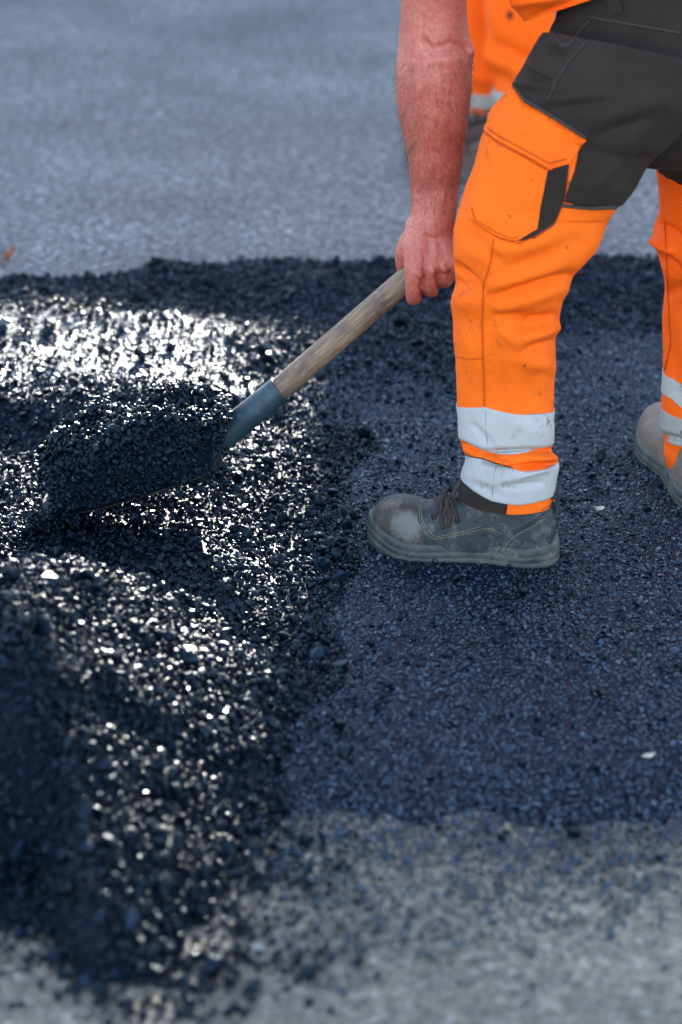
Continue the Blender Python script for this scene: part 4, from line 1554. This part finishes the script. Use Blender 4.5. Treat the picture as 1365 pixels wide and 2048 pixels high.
ar = np.linalg.norm(np.cross(G[1:, :-1] - G[:-1, :-1], G[:-1, 1:] - G[:-1, :-1]), axis=2).ravel()
n = 7500
ce = rng.choice(len(ar), n, p=ar / ar.sum())
ii, jj = ce // (nn_ - 1) + rng.random(n) * 0.999, ce % (nn_ - 1) + rng.random(n) * 0.999
i0, j0 = ii.astype(int), jj.astype(int)
fi, fj = (ii - i0)[:, None], (jj - j0)[:, None]
P = (G[i0, j0] * (1 - fi) + G[i0 + 1, j0] * fi) * (1 - fj) + (G[i0, j0 + 1] * (1 - fi) + G[i0 + 1, j0 + 1] * fi) * fj
sz = np.exp(rng.normal(math.log(0.0098), 0.3, n))
P = P + np.array((0, 0, 1)) * (sz * rng.uniform(-0.1, 0.7, n))[:, None] + rng.normal(0, 0.004, (n, 3))
scatter('loose_stone', P, sz, ST_BLACK, M['stone'], load)
# stones falling from the lip
tipc = blade_pt(1.0, 0.5)
n = 700
t = rng.random(n) ** 0.8
P = tipc + BW * rng.uniform(-0.13, 0.13, (n, 1)) + BD * (rng.normal(0.01, 0.03, (n, 1)) + 0.05 * t[:, None]) + np.array((0, 0, -1)) * (t * (tipc[2] - 0.02))[:, None]
n2 = 520
Pq = blade_pt(0.5, 0.98) + BD * (0.19 - 0.34 * rng.random((n2, 1)) ** 1.6) + BW * rng.uniform(-0.012, 0.016, (n2, 1)) + np.array((0, 0, -1)) * (rng.random(n2)[:, None] ** 2 * 0.09 - 0.014)
P = np.concatenate([P, Pq])
o = scatter('falling_stones', P, np.exp(rng.normal(math.log(0.009), 0.35, len(P))), ST_BLACK, M['stone'])
tag(o, 'black stones spilling off the lip of the raised shovel', 'asphalt')


# ------------------------------------------------------------------ second worker, standing on the compacted road
other = empty('person', (0.36, 6.03, FAR_Z), 'second worker in orange hi-vis trousers standing on the grey road beyond the bare arm', 'person')
AK = [(932, 226, 1000, 226, 6.12, 1.0), (930, 190, 1002, 190, 6.12, 1.0), (926, 120, 1004, 120, 6.12, 1.0), (918, 40, 1008, 40, 6.12, 1.0), (912, -40, 1020, -40, 6.12, 1.0), (915, -160, 1050, -160, 6.10, 1.0), (930, -330, 1085, -330, 6.06, 1.0), (945, -470, 1120, -470, 6.04, 0.9)]
BK = [(1000, 226, 1100, 226, 5.92, 1.0), (990, 190, 1100, 190, 5.92, 1.0), (992, 140, 1105, 140, 5.92, 1.0), (976, 84, 1118, 84, 5.92, 1.0), (966, 0, 1128, 0, 5.93, 1.0), (958, -90, 1128, -90, 5.94, 1.0), (955, -200, 1130, -200, 5.95, 1.0), (955, -330, 1140, -330, 5.97, 0.9), (955, -470, 1150, -470, 6.0, 0.9)]
fo = [(985, 110, 1060, 160, 14, 0.006), (1000, 90, 1080, 130, 10, -0.006), (1040, 150, 1090, 175, 10, 0.008), (940, 150, 985, 165, 12, 0.006), (975, 84, 1000, 140, 12, 0.006), (990, 0, 1000, 80, 14, 0.006)]
lA, lB = Limb(AK, fo, 0.005, 0.09, 11), Limb(BK, fo, 0.005, 0.09, 12)
tb = np.arange(64) / 64 * 2 * math.pi
PK2 = [(960, -400, 1140, -400, 6.02, 0.8), (945, -480, 1150, -480, 6.02, 0.72), (955, -600, 1145, -600, 6.02, 0.7), (975, -680, 1130, -680, 6.02, 0.7)]
lP = Limb(PK2, (), 0.004, 0.1, 13)
parts = [solid(l.grid(tb, 0.0, l.n - 1.0, 70), 64) for l in (lA, lB, lP)]
V, F = remesh(parts, 0.009, 3)
tr2 = build('trousers', V, F, M['orange_shade'], other)
for l in (lA, lB):
    for a, b in ((218, 190), (150, 128)):
        if b == 128:
            continue
        v0, v1 = l.inv((l is lA and 965) or 1050, a)[1], l.inv((l is lA and 965) or 1050, b)[1]
        build('reflective_band', *l.shell(tb, v0, v1, 6, 0.006)[:2], M['strip_dirty'], tr2)
patch('pocket_mark', [(1016, 22), (1025, 22), (1025, 38), (1016, 38)], bvh_of(tr2), M['dark'], tr2, 0.004, 0, 4)
bo1, _ = boot(other, (0.487, 5.98), (-0.99, 0.06), M['brown_leather'], None, -1, z0=FAR_Z)
bo2, _ = boot(other, (0.53, 5.86), (-0.95, -0.2), M['brown_leather'], None, -1, z0=FAR_Z)
bx = 0.39
cz = lP.raw(np.array([0.0, math.pi]), np.array([3.0, 3.0]))[0].mean(0)
cx, cy, wz = cz[0], cz[1], cz[2]
ob = [tube([(cx, cy, wz - 0.1), (cx, cy, wz + 0.15), (cx, cy, wz + 0.38), (cx - 0.01, cy, wz + 0.5), (cx - 0.02, cy, wz + 0.6)], [0.13, 0.14, 0.16, 0.09, 0.055], 20, 4),
      ell((cx - 0.04, cy, wz + 0.71), (0.1, 0.08, 0.125), 20, 14), ell((cx - 0.14, cy, wz + 0.69), (0.022, 0.014, 0.02), 8, 6)]
for s_ in (-1, 1):
    ob.append(tube([(cx, cy + s_ * 0.15, wz + 0.44), (cx + 0.02, cy + s_ * 0.24, wz + 0.25), (cx + 0.02, cy + s_ * 0.27, wz + 0.1), (cx - 0.05, cy + s_ * 0.27, wz - 0.08), (cx - 0.08, cy + s_ * 0.26, wz - 0.18)], [0.065, 0.055, 0.048, 0.036, 0.03], 14, 4))
    for q in range(4):
        x_ = cx - 0.11 + q * 0.022
        ob.append(tube([(cx - 0.08, cy + s_ * 0.26, wz - 0.17), (x_, cy + s_ * 0.262, wz - 0.235), (x_ - 0.004, cy + s_ * 0.255, wz - 0.275), (x_, cy + s_ * 0.235, wz - 0.30 + abs(q - 1.5) * 0.006)], [0.022, 0.0125, 0.011, 0.008], 10, 3))
    ob.append(tube([(cx - 0.085, cy + s_ * 0.25, wz - 0.17), (cx - 0.118, cy + s_ * 0.235, wz - 0.21), (cx - 0.122, cy + s_ * 0.222, wz - 0.245)], [0.02, 0.0135, 0.009], 10, 3))
    ob.append(ell((cx - 0.03, cy + s_ * 0.082, wz + 0.70), (0.02, 0.01, 0.032), 8, 6))
V, F = remesh(ob, 0.006, 3)
build('body', V, F, M['skin'], other)
Vt, Ft, Ut = tube([(cx, cy, wz - 0.03), (cx, cy, wz + 0.1), (cx, cy, wz + 0.3), (cx, cy, wz + 0.42), (cx - 0.01, cy, wz + 0.52)], [0.155, 0.16, 0.178, 0.165, 0.075], 28, 5, False)
sh2 = build('shirt', Vt, Ft, M['orange_shade'], other, Ut)
for s_ in (-1, 1):
    Vt, Ft, Ut = tube([(cx, cy + s_ * 0.12, wz + 0.45), (cx + 0.01, cy + s_ * 0.21, wz + 0.34), (cx + 0.02, cy + s_ * 0.25, wz + 0.2)], [0.085, 0.08, 0.072], 18, 4, False)
    build('sleeve', Vt, Ft, M['orange_shade'], sh2, Ut)
cp = ell((cx - 0.03, cy, wz + 0.755), (0.118, 0.098, 0.1), 24, 14)
build('helmet', cp[0], cp[1], M['helmet'], other)

# ------------------------------------------------------------------ small things lying about
def chip(x, y, z, s, label, name='stone_chip', mat='pale', cat='stone', flat=0.35):
    o = stone_meshes(1, M[mat], 1.0, 16)[0]
    o.name = name
    C.objects.link(o)
    g = gnd(x, y, z)
    o.location = g
    o.scale = (s, s * 0.7, s * flat)
    o.rotation_euler = (0.15, -0.2, random.uniform(-0.6, 0.6))
    return tag(o, label, cat)


chip(1200, 1016, 0.022, 0.022, 'pale flat stone chip on the black asphalt between the two boots of the stooping worker')
chip(1300, 1510, 0.020, 0.020, 'pale thin stone chip lying alone on the raked asphalt well below the tan boot')
# dry leaf with a curl
lv = []
for i in range(9):
    for j in range(5):
        a, b = i / 8, j / 4 * 2 - 1
        w_ = 0.014 * math.sin(math.pi * (0.04 + 0.92 * a)) ** 0.8
        lv.append((0.04 * (a - 0.5), 0.7 * w_ * b, 0.004 + 0.008 * b * b + 0.018 * a * a))
g = gnd(20, 520, FAR_Z)
LVV = np.array(lv)
c_, s_ = math.cos(1.0), math.sin(1.0)
LVV = np.column_stack([LVV[:, 0] * c_ - LVV[:, 1] * s_, LVV[:, 0] * s_ + LVV[:, 1] * c_, LVV[:, 2]]) + g
k = len(LVV)
F = gridfaces(9, 5, False)
leaf = build('leaf', np.concatenate([LVV, LVV - (0, 0, 0.0006)]), F + [tuple(i + k for i in f[::-1]) for f in F], M['leaf'])
tag(leaf, 'single curled brown leaf lying on the grey road just beyond the fresh strip', 'leaf')
